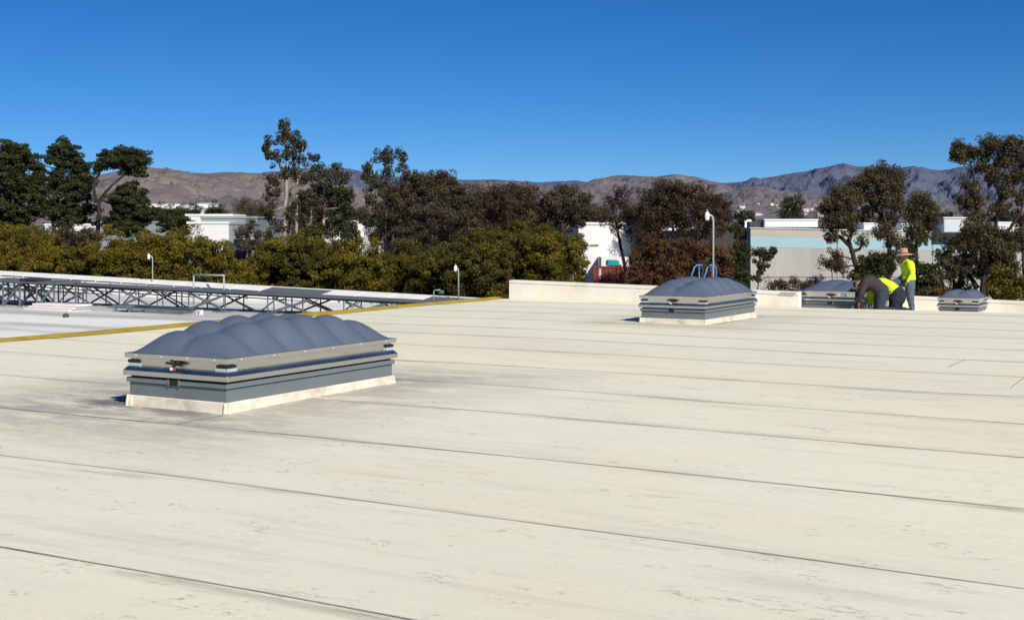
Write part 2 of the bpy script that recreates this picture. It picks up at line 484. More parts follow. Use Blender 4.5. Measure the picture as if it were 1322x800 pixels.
def skylight(label, w, l, loc, nx=2, ny=6, low=0.0, h=.40):
    t = thing('roof_skylight', label, 'skylight', loc, RZ, 'domed skylights on the roof')
    d = low
    MB().ring(w, l, -.05, .108, .026, .010, thick=.05).build('flashing', M['flash'], t, bevel=.01)
    rq = random.Random(int(l * 100))
    for sx, sy, ax in ((-1, -1, 0), (1, -1, 0), (1, -1, 1), (1, 1, 1), (1, .15, 1), (-1, .2, 1), (-1, 1, 1), (-1, -1, 1)):
        pw = rq.uniform(.05, .09); q = MB()
        if ax == 0:
            x = sx * (w / 2 - .02); y0, y1 = -l / 2 - .031, -l / 2 - .015
            q.hexa([(x - pw, y0, -.03), (x + pw, y0, -.03), (x + pw, y1 + .02, -.03), (x - pw, y1 + .02, -.03), (x - pw * .8, y1, .112), (x + pw * .7, y1, .108), (x + pw * .7, y1 + .02, .108), (x - pw * .8, y1 + .02, .112)])
        else:
            y = sy * (l / 2 - .02); x0, x1 = sx * (w / 2 + .031), sx * (w / 2 + .015)
            q.hexa([(x0, y - pw, -.03), (x0, y + pw, -.03), (x1 - sx * .02, y + pw, -.03), (x1 - sx * .02, y - pw, -.03), (x1, y - pw * .8, .112), (x1, y + pw * .7, .108), (x1 - sx * .02, y + pw * .7, .108), (x1 - sx * .02, y - pw * .8, .112)])
        q.build('flashing_patch', M['flash'], t, bevel=.006)
    cb = MB().ring(w, l, .10 - .0, .255 - d, -.005, -.005)
    cb.ring(w, l, .262 - d, .318 - d, .022, .022, thick=.05)
    cb.build('curb', M['curb'], t, bevel=.004)
    MB().ring(w, l, .250 - d, .35 - d, -.02, -.02).build('gasket', M['black'], t)
    # aluminium frame: lower flange with sloped top, recessed face, upper rim
    fr = MB()
    fr.ring(w, l, .345 - d, .402 - d, .05, .05, thick=.02)
    fr.ring(w, l, .402 - d, .442 - d, .047, .014, thick=.012)
    fr.ring(w, l, .436 - d, .4415 - d, .012, .012, thick=.05)
    fr.ring(w, l, .436 - d, .555 - d, -.025, -.012, thick=.02)
    fr.ring(w, l, .546 - d, .602 - d, .034, .040, thick=.07)
    fr.build('frame', M['alu'], t, bevel=.003)
    o = dome_mesh(w + .01, l + .01, nx, ny, h).build('dome', M['dome'], t, smooth=True)
    o.location.z = .600 - d
    # corner brackets: black gasket block over a pale tab
    for sx in (-1, 1):
        for sy in (-1, 1):
            b = MB(); cx, cy = sx * w / 2, sy * l / 2
            a0, a1 = sorted((cx + sx * .006, cx - sx * .17)); b0, b1 = sorted((cy + sy * .006, cy - sy * .17))
            b.box(a0, a1, b0, b1, .445 - d, .490 - d, 1)
            a0, a1 = sorted((cx + sx * .012, cx - sx * .15)); b0, b1 = sorted((cy + sy * .012, cy - sy * .15))
            b.box(a0, a1, b0, b1, .4905 - d, .522 - d, 0)
            b.build('corner_bracket', [M['black'], M['tab']], t, bevel=.004)
    # latch on the short face, with its red and white tag
    q = MB(); y = -l / 2
    q.bar((-.13, y - .035, .515 - d), (.12, y - .035, .495 - d), .03, .025)
    q.bar((-.05, y - .03, .55 - d), (.01, y - .05, .47 - d), .03, .03)
    q.bar((-.02, y - .03, .47 - d), (.07, y - .05, .53 - d), .025, .025)
    q.box(-.06, .06, y - .03, y + .02, .49 - d, .54 - d)
    la = q.build('latch', M['black'], t, bevel=.004)
    MB().box(-.045, .0, y - .062, y - .055, .435 - d, .465 - d).build('tag', M['camwhite'], la)
    MB().box(.001, .032, y - .062, y - .055, .437 - d, .463 - d).build('tag', M['red'], la)
    q = MB(); q.box(-.09, .05, y - .026, y - .0225, .262 - d, .316 - d, 0)  # opening in the curb lip, its dark inside painted as a black plate
    q.box(-.11, -.092, y - .035, y - .022, .255 - d, .325 - d, 1); q.box(.052, .07, y - .035, y - .022, .255 - d, .325 - d, 1)
    q.build('curb_opening', [M['black'], M['curb']], t)
    # screw heads along the rim
    n = max(2, int(l / .5))
    spots = [(sx * (w / 2 + .038), -l / 2 + .2 + (l - .4) * k / (n - 1)) for k in range(n) for sx in (-1, 1)]
    spots += [(-w / 2 + .15 + (w - .3) * k / 3, -l / 2 - .038) for k in range(4)]
    first = None
    for x, y in spots:
        if first is None:
            first = MB().box(-.006, .006, -.006, .006, -.006, .006).build('screw', M['camwhite'], t, bevel=.002); o = first
        else:
            o = first.copy(); C.objects.link(o)
        o.location = (x, y, .579 - d)
    return t

s0, s1, u0, u1 = SKY[1]
skylight('large grey domed skylight nearest the viewer, in the left foreground', s1 - s0, u1 - u0, L((s0 + s1) / 2, (u0 + u1) / 2, -.005))
s0, s1, u0, u1 = SKY[2]
skylight('grey domed skylight in the middle distance with blue ladder rails behind it', s1 - s0, u1 - u0, L((s0 + s1) / 2, (u0 + u1) / 2, -.005))
sc0, sc1 = s_at(1033, .5), s_at(1113, .5)
sky_c = skylight('wide two-humped skylight where the two bent workers kneel', sc1 - sc0, 3.0, L((sc0 + sc1) / 2, 2.0, low_z(0, 2.0) + .03), 2, 5, 0.0, .28)
sd0, sd1 = s_at(1212, 4.6), s_at(1262, 4.6)
skylight('smallest domed skylight, alone near the right edge before the low wall', sd1 - sd0, 1.4, L((sd0 + sd1) / 2, 5.3, low_z(0, 5.3) + .03), 2, 3, .10, .23)

# sticker on the wide skylight
o = MB().box(.22, .40, -1.5 - .0325, -1.5 - .028, .455, .535).build('sticker', M['camwhite'], sky_c)

# thin pale sheet lying across the parapet end beside the wide skylight
sa, sb = s_at(1010, .1), s_at(1030, .1)
o = MB().hexa([(sa, -.05, .372), (sb, -.05, .362), (sb, .45, .362), (sa, .45, .372), (sa, -.05, .392), (sb, -.05, .382), (sb, .45, .382), (sa, .45, .392)]).build('metal_sheet', M['tab'], loc=OR, rz=RZ, bevel=.003)
tag(o, 'thin pale blue sheet lying on the parapet left of the wide skylight', 'sheet')

# ------------------------------------------------------------------ parapets
def wall(name, label, s0, s1, u, zt0, zt1, zb, m, th=.25, cap=.03, cat='low wall'):
    n = max(2, int((s1 - s0) / 1.5)); mb = MB(); rr = random.Random(5)
    vs = []
    for i in range(n + 1):
        s = s0 + (s1 - s0) * i / n; z = zt0 + (zt1 - zt0) * i / n
        vs += [(s, u, zb), (s, u, z), (s, u + th, z + .01), (s, u + th, zb)]
    fs = []
    for i in range(n):
        a = i * 4; b = a + 4
        for k in range(3): fs.append((a + k, b + k, b + k + 1, a + k + 1))
    fs += [(0, 1, 2, 3), (n * 4, n * 4 + 3, n * 4 + 2, n * 4 + 1)]
    mb.add(vs, fs)
    t = thing(name, label, cat, OR, RZ)
    mb.build('wall', m, t)
    c = MB()
    for i in range(n):
        a = s0 + (s1 - s0) * i / n + .004; b = s0 + (s1 - s0) * (i + 1) / n - .004
        za = zt0 + (zt1 - zt0) * i / n; z2 = zt0 + (zt1 - zt0) * (i + 1) / n
        c.hexa([(a, u - .02, za - .05), (b, u - .02, z2 - .05), (b, u + th + .02, z2 - .05), (a, u + th + .02, za - .05),
                (a, u - .02, za + cap), (b, u - .02, z2 + cap), (b, u + th + .02, z2 + cap + .01), (a, u + th + .02, za + cap + .01)])
    c.build('coping', m, t, bevel=.01)
    return t
SJ = s_at(1031, .02)
wall('parapet_wall', 'long cream parapet wall across the back of the roof, left of the workers', 0.05, SJ, .02, .52, .36, -.05, M['wall_cream'])
q = MB().box(SJ - .25, SJ, .275, 8.59, -.8, -.10)
jw = q.build('parapet_wall', M['wall_cream'], loc=OR, rz=RZ)
tag(jw, 'short cream parapet return hidden behind the wide skylight', 'low wall')
wall('parapet_wall', 'low cream block wall behind the standing man and smallest skylight', SJ - .25, 40, 8.6, -.06, -.80, -1.2 - .6, M['wall_cream'])
wall('parapet_wall', 'white parapet wall behind the solar racks at left', -75, -.5, 9.9, .92, -.80, -1.0, M['wall_white'])

# ------------------------------------------------------------------ solar racks
def front_rack():
    t = thing('solar_rack', 'long grey solar rack on crossed steel legs, nearest the yellow line', 'solar rack', OR, RZ)
    u0, u1 = 1.7, 2.9
    def ztop(s): return -.02 - .0158 * (s + 22.5)
    s = -44.0; k = 0
    while s < -4.2:
        e = s + 1.66
        za, zb = ztop(s), ztop(e)
        mb = MB().hexa([(s, u0, za - .035), (e, u0, zb - .035), (e, u1, zb - .035), (s, u1, za - .035), (s, u0, za), (e, u0, zb), (e, u1, zb), (s, u1, za)])
        mb.build('solar_panel', M['panel'], t, bevel=.008)
        s += 1.69; k += 1
    mb = MB()
    for uu, dz in ((u0 + .12, -.066), (u1 - .15, -.066)):
        mb.bar((-44, uu, ztop(-44) + dz), (-4.3, uu, ztop(-4.3) + dz), .06, .06)
    mb.build('beam', M['rackdark'], t)
    s = -43.2; i = 0
    legs = []
    while s < -5.0:
        zg = left_z(s, 2); zt = ztop(s) - .12
        if zt - zg > .12:
            for uu in (u0 + .1, u1 - .1):
                for ds in ((-.14, .14) if i % 3 == 0 else (0,)):
                    MB().bar((s + ds, uu, zg + .02), (s + ds, uu, zt + .03), .036).build('leg', M['rack'], t)
            MB().box(s - .3, s + .3, u0 - .25, u1 + .2, zg + .002, zg + .035).build('foot_plate', M['rack'], t)
            if i % 2 == 0:
                s2 = s + 1.75
                q = MB(); zg2 = left_z(s2, 2); zt2 = ztop(s2) - .14
                q.bar((s + .05, u0 + .05, zg + .05), (s2, u0 + .05, zt2), .05, .085)
                q.bar((s + .05, u0 + .14, zt - .02), (s2, u0 + .14, zg2 + .05), .05, .07)
                q.build('brace', M['rack'], t)
                q = MB(); q.bar((s + .55, u1 - .1, zg + .05), (s2 + .35, u1 - .1, zt2 + .04), .04, .06)
                q.bar((s + .55, u1 - .04, zt), (s2 + .35, u1 - .04, zg2 + .05), .04, .06)
                q.build('brace', M['rackdark'], t)
            if i % 2 == 1:
                q = MB().bar((s + .03, u0 + .09, zt - .02), (s + 1.6, u0 + .09, left_z(s + 1.6, 2) + .04), .03, .05)
                q.bar((s + .9, u1 - .1, left_z(s + .9, 2) + .04), (s + 1.75, u1 - .1, ztop(s + 1.75) - .1), .03, .04)
                q.build('brace', M['rackdark'], t)
            MB().tube([(s, u0 + .25, zt), (s + .25, u0 + .22, zt - .10 - .06 * (i % 3)), (s + .55, u0 + .25, zt - .02)], .018, 5).build('cable', M['black'], t)
        s += 1.8 + .35 * ((i * 7) % 3 - 1); i += 1
front_rack()

def back_rack():
    t = thing('solar_rack', 'rear solar rack of pale tilted panels over white slats, along the white parapet', 'solar rack', OR, RZ)
    u0, u1 = 8.95, 9.65
    def zt(s): return .04 - .0245 * (s + 34.2)
    s = -54.0; k = 0
    while s < -7.0:
        e = s + 1.58
        m = M['panelwhite']
        if -17.3 < (s + .8) < -14.6 or s > -10.0: m = M['panel']
        a, b = zt(s), zt(e)
        o = MB().hexa([(s, u0, a - .17), (e, u0, b - .17), (e + .12, u1, b - .03), (s + .12, u1, a - .03), (s, u0, a - .145), (e, u0, b - .145), (e + .12, u1, b), (s + .12, u1, a)]).build('solar_panel', m, t)
        MB().bar((s, u0 - .012, a - .172), (e, u0 - .012, b - .172), .02, .05).build('edge_trim', M['rackdark'], o)
        s += 1.66; k += 1
    for j, dz in enumerate((-.26, -.40, -.54, -.68)):
        MB().bar((-54, u0 - .03, zt(-54) + dz), (-10.6, u0 - .03, zt(-10.6) + dz), .02, .085).build('slat', M['panelwhite'], t)
        MB().bar((-54, u0 + .02, zt(-54) + dz - .07), (-10.6, u0 + .02, zt(-10.6) + dz - .07), .03, .05).build('rail', M['rackdark'], t)
    s = -53.0
    while s < -7.5:
        if zt(s) - .2 - LEFTZ > .08:
            MB().bar((s, u0 - .07, LEFTZ + .002), (s, u0 - .07, zt(s) - .17), .045).build('post', M['rack'], t)
        s += 1.66
    return t
back_rack()

# short dismantled rack stacked in front, left
def short_rack():
    s0 = s_at(-8, .9); s1 = s_at(88, .9)
    t = thing('solar_rack', 'short darker solar rack standing before the long one at far left', 'solar rack', OR, RZ)
    zt = .10
    MB().hexa([(s0, .3, zt - .05), (s1, .3, zt - .11), (s1, 1.55, zt - .05), (s0, 1.55, zt + .01), (s0, .3, zt), (s1, .3, zt - .06), (s1, 1.55, zt), (s0, 1.55, zt + .06)]).build('solar_panel', M['panel'], t, bevel=.008)
    MB().box(s1 - 2.3, s1 - 1.4, .5, 1.3, zt + .0, zt + .10).build('junction_box', M['rackdark'], t, bevel=.01)
    n = 5
    for i in range(n):
        s = s0 + .2 + (s1 - s0 - .4) * i / (n - 1)
        for uu in (.4, 1.45):
            MB().bar((s, uu, LEFTZ + .002), (s, uu, zt - .07), .05).build('leg', M['rack'], t)
        if i < n - 1:
            e = s0 + .2 + (s1 - s0 - .4) * (i + 1) / (n - 1)
            q = MB(); q.bar((s, .45, LEFTZ + .05), (e, .45, zt - .12), .05, .09); q.bar((s, .55, zt - .12), (e, .55, LEFTZ + .05), .05, .07)
            q.build('brace', M['rackdark'] if i % 2 == 0 else M['rack'], t)
short_rack()

# stack of white boards lying before the racks
def boards():
    sa, sb = s_at(47, -.5), s_at(108, -.5)
    t = thing('board_stack', 'low stack of white boards lying on the roof before the short rack', 'boards', L((sa + sb) / 2, -.6, LEFTZ), RZ)
    w = sb - sa
    for k in range(3):
        MB().box(-w / 2 + .12 * k, w / 2 - .1 + .08 * k, -.5 + .1 * k, .55 - .05 * k, .003 + k * .085, .078 + k * .085).build('board', M['board'], t, bevel=.012)
boards()

# low dark trolley of loose rails lying on the roof
def rail_pile():
    sa, sb = s_at(152, .2), s_at(262, .2)
    t = thing('rail_pile', 'pile of loose dark steel rails lying on a low stand', 'metal rails', L(sa, .2, LEFTZ), RZ)
    w = sb - sa
    rr = random.Random(4)
    for k in range(7):
        a = rr.uniform(.0, .9); y = -.35 + .11 * k
        MB().bar((a, y, .16 + rr.uniform(0, .08)), (w - rr.uniform(0, 1), y + rr.uniform(-.2, .2), .10 + rr.uniform(0, .06)), .06, .075).build('rail', M['rackdark'] if k % 2 else M['rack'], t)
    for x in (.25, 1.0):
        for y in (-.35, .3):
            MB().bar((x, y, .002), (x, y, .20), .09).build('leg', M['galv'], t)
    MB().box(.15, 1.12, -.42, .38, .20, .245).build('shelf', M['galv'], t, bevel=.01)
rail_pile()

# small white box with a blue mark
def ebox():
    t = thing('junction_box', 'small white box with a blue square beside the loose rails', 'box', L(s_at(263, .25), .05, LEFTZ), RZ)
    q = MB().box(-.11, .11, -.07, .07, .003, .16); q.build('body', M['camwhite'], t, bevel=.01)
    MB().box(-.03, .04, -.076, -.0705, .04, .12).build('mark', M['blue'], t)
    MB().box(-.12, .12, -.08, .08, .162, .175).build('lid', M['camwhite'], t, bevel=.005)
ebox()
# dark lump on the roof
q = MB().lathe([(.0, .0), (.10, .0), (.11, .06), (.07, .13), (.0, .14)], 12)
tag(q.build('roof_drain', M['bootdark'], loc=L(s_at(85, -3.2), -3.2, LEFTZ), smooth=True), 'small dark drain cap on the grey side roof', 'drain')

# grey pipe frame standing among the racks
def pipe_frame():
    t = thing('pipe_railing', 'grey pipe railing standing up above the solar racks', 'railing', L(0, 0, 0) * 0 + OR, RZ)
    ua = 4.6
    a, b = s_at(250, ua), s_at(289, ua)
    ztop = lambda px, s, y: EYE - (y - 300) / F * L(s, ua).y
    za, zb = ztop(250, a, 354.5), ztop(289, b, 355.5)
    for s, z in ((a, za), (b, zb)):
        MB().tube([(s, ua, LEFTZ + .002), (s, ua, z)], .035, 8).build('post', M['pole'], t, smooth=True)
    MB().tube([(a - .03, ua, za), (b + .03, ua, zb)], .035, 8).build('rail', M['pole'], t, smooth=True)
    return t
pipe_frame()
def vent_box():
    u = 5.0; s = s_at(270, u); Y = L(s, u).y
    z = EYE - 70 / F * Y
    t = thing('roof_vent', 'small white capped vent pipe inside the grey pipe railing', 'vent', L(s, u, LEFTZ), RZ)
    MB().tube([(0, 0, .002), (0, 0, z - LEFTZ)], .05, 10).build('pipe', M['pole'], t, smooth=True)
    MB().box(-.09, .09, -.09, .09, z - LEFTZ, z - LEFTZ + .15).build('cap', M['camwhite'], t, bevel=.02)
vent_box()

# green valve pipe by the ridge end
def valve():
    u = 8.6; s = s_at(560, u); Y = L(s, u).y; zz = EYE - 76 / F * Y
    zb = left_z(s, u)
    t = thing('pipe_stub', 'thin bent pipe with a green cap at the end of the racks', 'pipe', L(s, u, zb), RZ)
    h = zz - zb
    MB().tube([(0, 0, .002), (0, 0, h), (.05, 0, h + .05), (.3, 0, h + .06)], .025, 8).build('pipe', M['pole'], t, smooth=True)
    MB().tube([(.25, 0, h - .02), (.45, 0, h - .02)], .07, 10).build('cap', mat('green_enamel', (.05, .16, .10), .5), t, smooth=True)
valve()

# ------------------------------------------------------------------ camera poles
def cam_pole(label, px, ytop, u, zbase, arm_px=8):
    s = s_at(px, u); Y = L(s, u).y
    zt = EYE - (ytop - 300) / F * Y
    base = L(s, u, zbase); h = zt - zbase; a = arm_px / F * Y
    t = thing('camera_pole', label, 'camera pole', base, 0, 'security camera poles on the roof edge')
    MB().tube([(0, 0, .002), (0, 0, h - .18), (-.03, 0, h - .05), (-.12, 0, h), (-a * .9, 0, h)], .027, 10).build('pole', M['pole'], t, smooth=True)
    MB().box(-.11, .11, -.11, .11, .002, .02).build('base_plate', M['pole'], t)
    c = MB().lathe([(.0, .075), (.035, .075), (.055, .05), (.066, -.01), (.066, -.09), (.058, -.11), (.052, -.15), (.035, -.18), (0, -.19)], 16)
    o = c.build('camera_housing', M['camwhite'], t, smooth=True); o.location = (-a, 0, h)
    d = MB().lathe([(.049, 0), (.044, -.028), (.026, -.05), (0, -.056)], 14).build('lens_dome', M['glass'], o, smooth=True)
    d.location = (0, 0, -.153)
    MB().tube([(0, 0, .075), (0, 0, .13)], .025, 8).build('mount', M['pole'], o)
    return t
cam_pole('tallest camera pole rising behind the middle skylight', 921, 277, .45, -.1, 8)
cam_pole('camera pole before the olive trees at left, above the racks', 197, 330, 9.4, LEFTZ, 5)
cam_pole('short camera pole at the far end of the yellow joint', 592, 345, 9.4, LEFTZ + .45 if False else left_z(s_at(592, 9.4), 9.4), 4)

# blue ladder rails over the parapet
def ladder():
    u = .62; 
    t = thing('roof_ladder', 'blue ladder handrails rising over the parapet behind the middle skylight', 'ladder', OR, RZ)
    for px in (902, 919):
        s = s_at(px, u); Y = L(s, u).y; zt = EYE - 42 / F * Y
        w = .12
        MB().tube([(s - .28, u - .45, .02), (s - .10, u - .1, zt - .08), (s - .05, u, zt), (s + .06, u + .05, zt), (s + .09, u + .1, zt - .08), (s + .09, u + .12, -2.5)], .020, 8).build('handrail', M['blue'], t, smooth=True)
        MB().tube([(s + .02, u - .02, zt - .02), (s + .03, u + .0, -.1)], .018, 8).build('handrail', M['blue'], t, smooth=True)
    a, b = s_at(902, u) + .09, s_at(919, u) + .09
    for k in range(8):
        MB().tube([(a, u + .12, .10 - k * .3), (b, u + .12, .10 - k * .3)], .018, 6).build('rung', M['blue'], t)
ladder()

# ------------------------------------------------------------------ people
def skin_mesh(name, J, E, m, parent, sub=1, root=None):
    """one continuous surface round a jointed skeleton: tapered limbs are fused by a voxel remesh and smoothed"""
    mb = MB()
    def rad(k):
        r = J[k][1]
        return r if isinstance(r, (int, float)) else (r[0] + r[1]) / 2
    for k in J:
        r = rad(k); n = 14
        prof = [(0.0005, -r)] + [(r * math.sin(PI * i / 8), -r * math.cos(PI * i / 8)) for i in range(1, 8)] + [(0.0005, r)]
        mb.lathe(prof, n, c=tuple(J[k][0]))
        o = len(mb.v) - n * len(prof)
        mb.f.append(tuple(o + i for i in range(n))[::-1]); mb.m.append(0)
        mb.f.append(tuple(len(mb.v) - n + i for i in range(n))); mb.m.append(0)
    for p, q in E:
        P, Q = Vector(J[p][0]), Vector(J[q][0])
        if (P - Q).length > .004: mb.tube([P, P.lerp(Q, .5), Q], [rad(p) * .985, (rad(p) + rad(q)) * .5, rad(q) * .985], 14)
    o = mb.build(name, m, None)
    md = o.modifiers.new('Remesh', 'REMESH'); md.mode = 'VOXEL'; md.voxel_size = .0105 if name == 'body' else .018
    sm = o.modifiers.new('Smooth', 'SMOOTH'); sm.factor = .5; sm.iterations = 2 if name == 'body' else 4
    dg = bpy.context.evaluated_depsgraph_get()
    nm = bpy.data.meshes.new_from_object(o.evaluated_get(dg)); nm.name = name
    nm.materials.clear(); nm.materials.append(m)
    bpy.data.objects.remove(o)
    if name in ('shirt', 'trousers'):        # folds in the cloth
        for v in nm.vertices:
            c = v.co
            f = mnoise.noise(Vector((c.x * 9, c.y * 9, c.z * 16))) * .011 + mnoise.noise(Vector((c.x * 22, c.y * 22, c.z * 30))) * .005
            v.co = c + v.normal * f
    nm.polygons.foreach_set('use_smooth', [True] * len(nm.polygons))
    o2 = bpy.data.objects.new(name, nm); C.objects.link(o2)
    o2.parent = parent
    return o2

def hand(J, E, wrist, key, d, side, curl):
    """palm and five fingers at the wrist joint; d = direction of the hand"""
    w = Vector(J[wrist][0]); d = Vector(d).normalized()
    x = d.cross(Vector((0, 1, 0))).normalized() if abs(d.y) < .9 else Vector((1, 0, 0))
    y = x.cross(d).normalized()
    palm = w + d * .08
    J[key + 'palm'] = (palm, (.036, .022)); E.append((wrist, key + 'palm'))
    for i, (o, ln) in enumerate(((-.030, .065), (-.010, .078), (.010, .072), (.030, .055))):
        b = palm + y * o + d * .03; c = b + d * ln * .55 + x * curl * .015; e = c + d * ln * .45 + x * curl * .03
        for nm, p in (('a', b), ('b', c), ('c', e)): J[f'{key}{i}{nm}'] = (p, .0095)
        E += [(key + 'palm', f'{key}{i}a'), (f'{key}{i}a', f'{key}{i}b'), (f'{key}{i}b', f'{key}{i}c')]
    b = w + d * .045 + y * .03 * side; e = b + d * .05 + y * .03 * side
    J[key + 'ta'] = (b, .012); J[key + 'tb'] = (e, .010)
    E += [(key + 'palm', key + 'ta'), (key + 'ta', key + 'tb')]

def person(label, loc, rz, P, mats, hat=False, group=None, bulk=1.0, rump=1.0):
    """P: joint positions. The figure faces -x in its own frame."""
    t = thing('person', label, 'person', loc, rz, group)
    R = dict(pelvis=.125, belly=.125, chest=.135, neckb=.075, neck=.058, hd0=.07, hd1=.098, hd2=.088, nose=.018, chin=.045,
             shl=.075, ell=.05, wrl=.032, shr=.075, elr=.05, wrr=.032, hpl=.095, knl=.068, anl=.045, tol=.04, hpr=.095, knr=.068, anr=.045, tor=.04)
    for k in R:
        if k in ('pelvis', 'belly', 'chest', 'shl', 'shr', 'ell', 'elr', 'hpl', 'hpr', 'knl', 'knr'): R[k] *= bulk
    for k in ('pelvis', 'hpl', 'hpr'): R[k] *= rump
    J = {k: (Vector(v), R[k]) for k, v in P.items()}
    E = [('pelvis', 'belly'), ('belly', 'chest'), ('chest', 'neckb'), ('neckb', 'neck'), ('neck', 'hd0'), ('hd0', 'hd1'), ('hd1', 'hd2'), ('hd1', 'nose'), ('hd0', 'chin')]
    for s in 'lr':
        E += [('chest', 'sh' + s), ('sh' + s, 'el' + s), ('el' + s, 'wr' + s), ('pelvis', 'hp' + s), ('hp' + s, 'kn' + s), ('kn' + s, 'an' + s), ('an' + s, 'to' + s)]
    core = dict(J); coreE = list(E)
    for s, sd in (('l', 1), ('r', -1)):
        hand(J, E, 'wr' + s, 'h' + s, J['wr' + s][0] - J['el' + s][0], sd, 1)
    for k_ in ('pelvis', 'hpl', 'hpr', 'belly', 'knl', 'knr'): J[k_] = (J[k_][0], J[k_][1] * .82)
    skin_mesh('body', J, E, M['skin'], t, 1, 'pelvis')
    def sub(keys, edges, infl, add=.008):
        return {k: (core[k][0], core[k][1] * infl + add) for k in keys}, edges
    a, b = sub(['pelvis', 'belly', 'chest', 'neckb', 'shl', 'ell', 'wrl', 'shr', 'elr', 'wrr'],
               [('pelvis', 'belly'), ('belly', 'chest'), ('chest', 'neckb'), ('chest', 'shl'), ('shl', 'ell'), ('ell', 'wrl'), ('chest', 'shr'), ('shr', 'elr'), ('elr', 'wrr')], 1.14)
    a['neckb'] = (a['neckb'][0], .082)
    a['pelvis'] = (core['pelvis'][0].lerp(core['belly'][0], .22), core['belly'][1] * 1.22 + .012); a['belly'] = (a['belly'][0], a['belly'][1] * 1.03)
    skin_mesh('shirt', a, b, M[mats['shirt']], t, 2, 'chest')
    a, b = sub(['pelvis', 'hpl', 'knl', 'anl', 'hpr', 'knr', 'anr'],
               [('pelvis', 'hpl'), ('hpl', 'knl'), ('knl', 'anl'), ('pelvis', 'hpr'), ('hpr', 'knr'), ('knr', 'anr')], 1.2, .012)
    up_ = core['belly'][0] - core['pelvis'][0]
    a['waist'] = (core['pelvis'][0] + up_ * .75, core['belly'][1] * 1.10)
    b = [('pelvis', 'waist')] + b
    hipm = (core['hpl'][0] + core['hpr'][0]) / 2
    a['seat'] = (core['pelvis'][0].lerp(hipm, .8) - up_.normalized() * .02, a['pelvis'][1] * .96)
    b = [('pelvis', 'seat')] + [(('seat' if e[0] == 'pelvis' and e[1].startswith('hp') else e[0]), e[1]) for e in b]
    for k_ in ('hpl', 'hpr'):
        kn_ = core['kn' + k_[-1]][0]
        a[k_] = (core[k_][0].lerp(kn_, .22), a[k_][1])
    for k in ('anl', 'anr'): a[k] = (a[k][0], .068)
    skin_mesh('trousers', a, b, M[mats['trousers']], t, 2, 'pelvis')
    for s in 'lr':
        an = core['an' + s][0]; to = core['to' + s][0]
        mid = an.lerp(to, .55)
        skin_mesh('boot', {'a': (an, .058), 'b': (an + (to - an) * .1 + Vector((0, 0, -.02)), .062), 'c': (mid + Vector((0, 0, -.005)), .055), 'd': (to, .045)},
                  [('a', 'b'), ('b', 'c'), ('c', 'd')], M[mats['boot']], t, 1, 'a')
    # hair, ears, eyes
    hd = core['hd1'][0]; up = (core['hd2'][0] - core['hd0'][0]).normalized()
    fw = (core['nose'][0] - hd); fw = (fw - up * fw.dot(up)).normalized(); sd = up.cross(fw)
    q = MB()
    vs = []
    n, k = 16, 7
    for i in range(k):
        ph = (i / (k - 1)) * 2.0
        for j in range(n):
            th = 2 * PI * j / n
            dv = up * math.cos(ph) + (fw * math.cos(th) + sd * math.sin(th)) * math.sin(ph)
            if dv.dot(fw) > .25 and ph > .8: dv = (dv - fw * (dv.dot(fw) - .25)).normalized() * .8
            vs.append(hd + up * .015 + dv * .112)
    q.add(vs, [(i * n + j, i * n + (j + 1) % n, (i + 1) * n + (j + 1) % n, (i + 1) * n + j) for i in range(k - 1) for j in range(n)])
    q.build('hair', M['hair'], t, smooth=True)
    for s in (-1, 1):
        e = MB().lathe([(0, -.012), (.009, -.008), (.012, 0), (.009, .008), (0, .012)], 8).build('eye', M['glass'], t, smooth=True)
        e.location = hd + fw * .088 + sd * .034 * s + up * .005
        e = MB().lathe([(0, -.03), (.014, -.02), (.018, 0), (.014, .025), (0, .032)], 8).build('ear', M['skin'], t, smooth=True)
        e.location = hd + sd * .098 * s - fw * .01
    if hat:
        prof = [(.225, -.045), (.22, -.02), (.17, -.012), (.118, .0), (.114, .06), (.104, .12), (.08, .15), (.04, .142), (0, .138)]
        h = MB().lathe(prof, 26).build('hat', M['hat'], t, smooth=True)
        zq = up.to_track_quat('Z', 'Y')
        h.location = hd + up * .045; h.rotation_mode = 'QUATERNION'; h.rotation_quaternion = zq
        bd = MB().lathe([(.121, .002), (.120, .026), (.112, .028)], 26).build('band', mat('hat_band', (.10, .06, .035), .8), h, smooth=True)
    return t

# standing man with straw hat, one foot up on a bucket, looking down to the left
um = 2.0; sm = s_at(1172, um); zm = low_z(sm, um)
person('standing man in a lime long-sleeved shirt, jeans and straw hat', L(sm, um, zm), -.10, dict(
    pelvis=(0.02, 0, .93), belly=(.02, 0, 1.08), chest=(0.0, 0, 1.29), neckb=(-.03, 0, 1.42), neck=(-.05, 0, 1.47), hd0=(-.08, 0, 1.52), hd1=(-.105, 0, 1.60), hd2=(-.09, 0, 1.68), nose=(-.205, 0, 1.565), chin=(-.145, 0, 1.50),
    shl=(0.01, -.19, 1.37), ell=(.07, -.25, 1.10), wrl=(-.06, -.25, .90), shr=(0.0, .19, 1.37), elr=(-.02, .25, 1.10), wrr=(-.2, .2, .95),
    hpl=(.03, -.10, .88), knl=(.04, -.11, .48), anl=(.10, -.12, .09), tol=(-.09, -.13, .045), hpr=(0.0, .10, .88), knr=(-.40, .12, .82), anr=(-.36, .12, .44), tor=(-.55, .12, .395)),
    dict(shirt='shirt_lime', trousers='jeans', boot='bootdark'), hat=True, bulk=1.2)
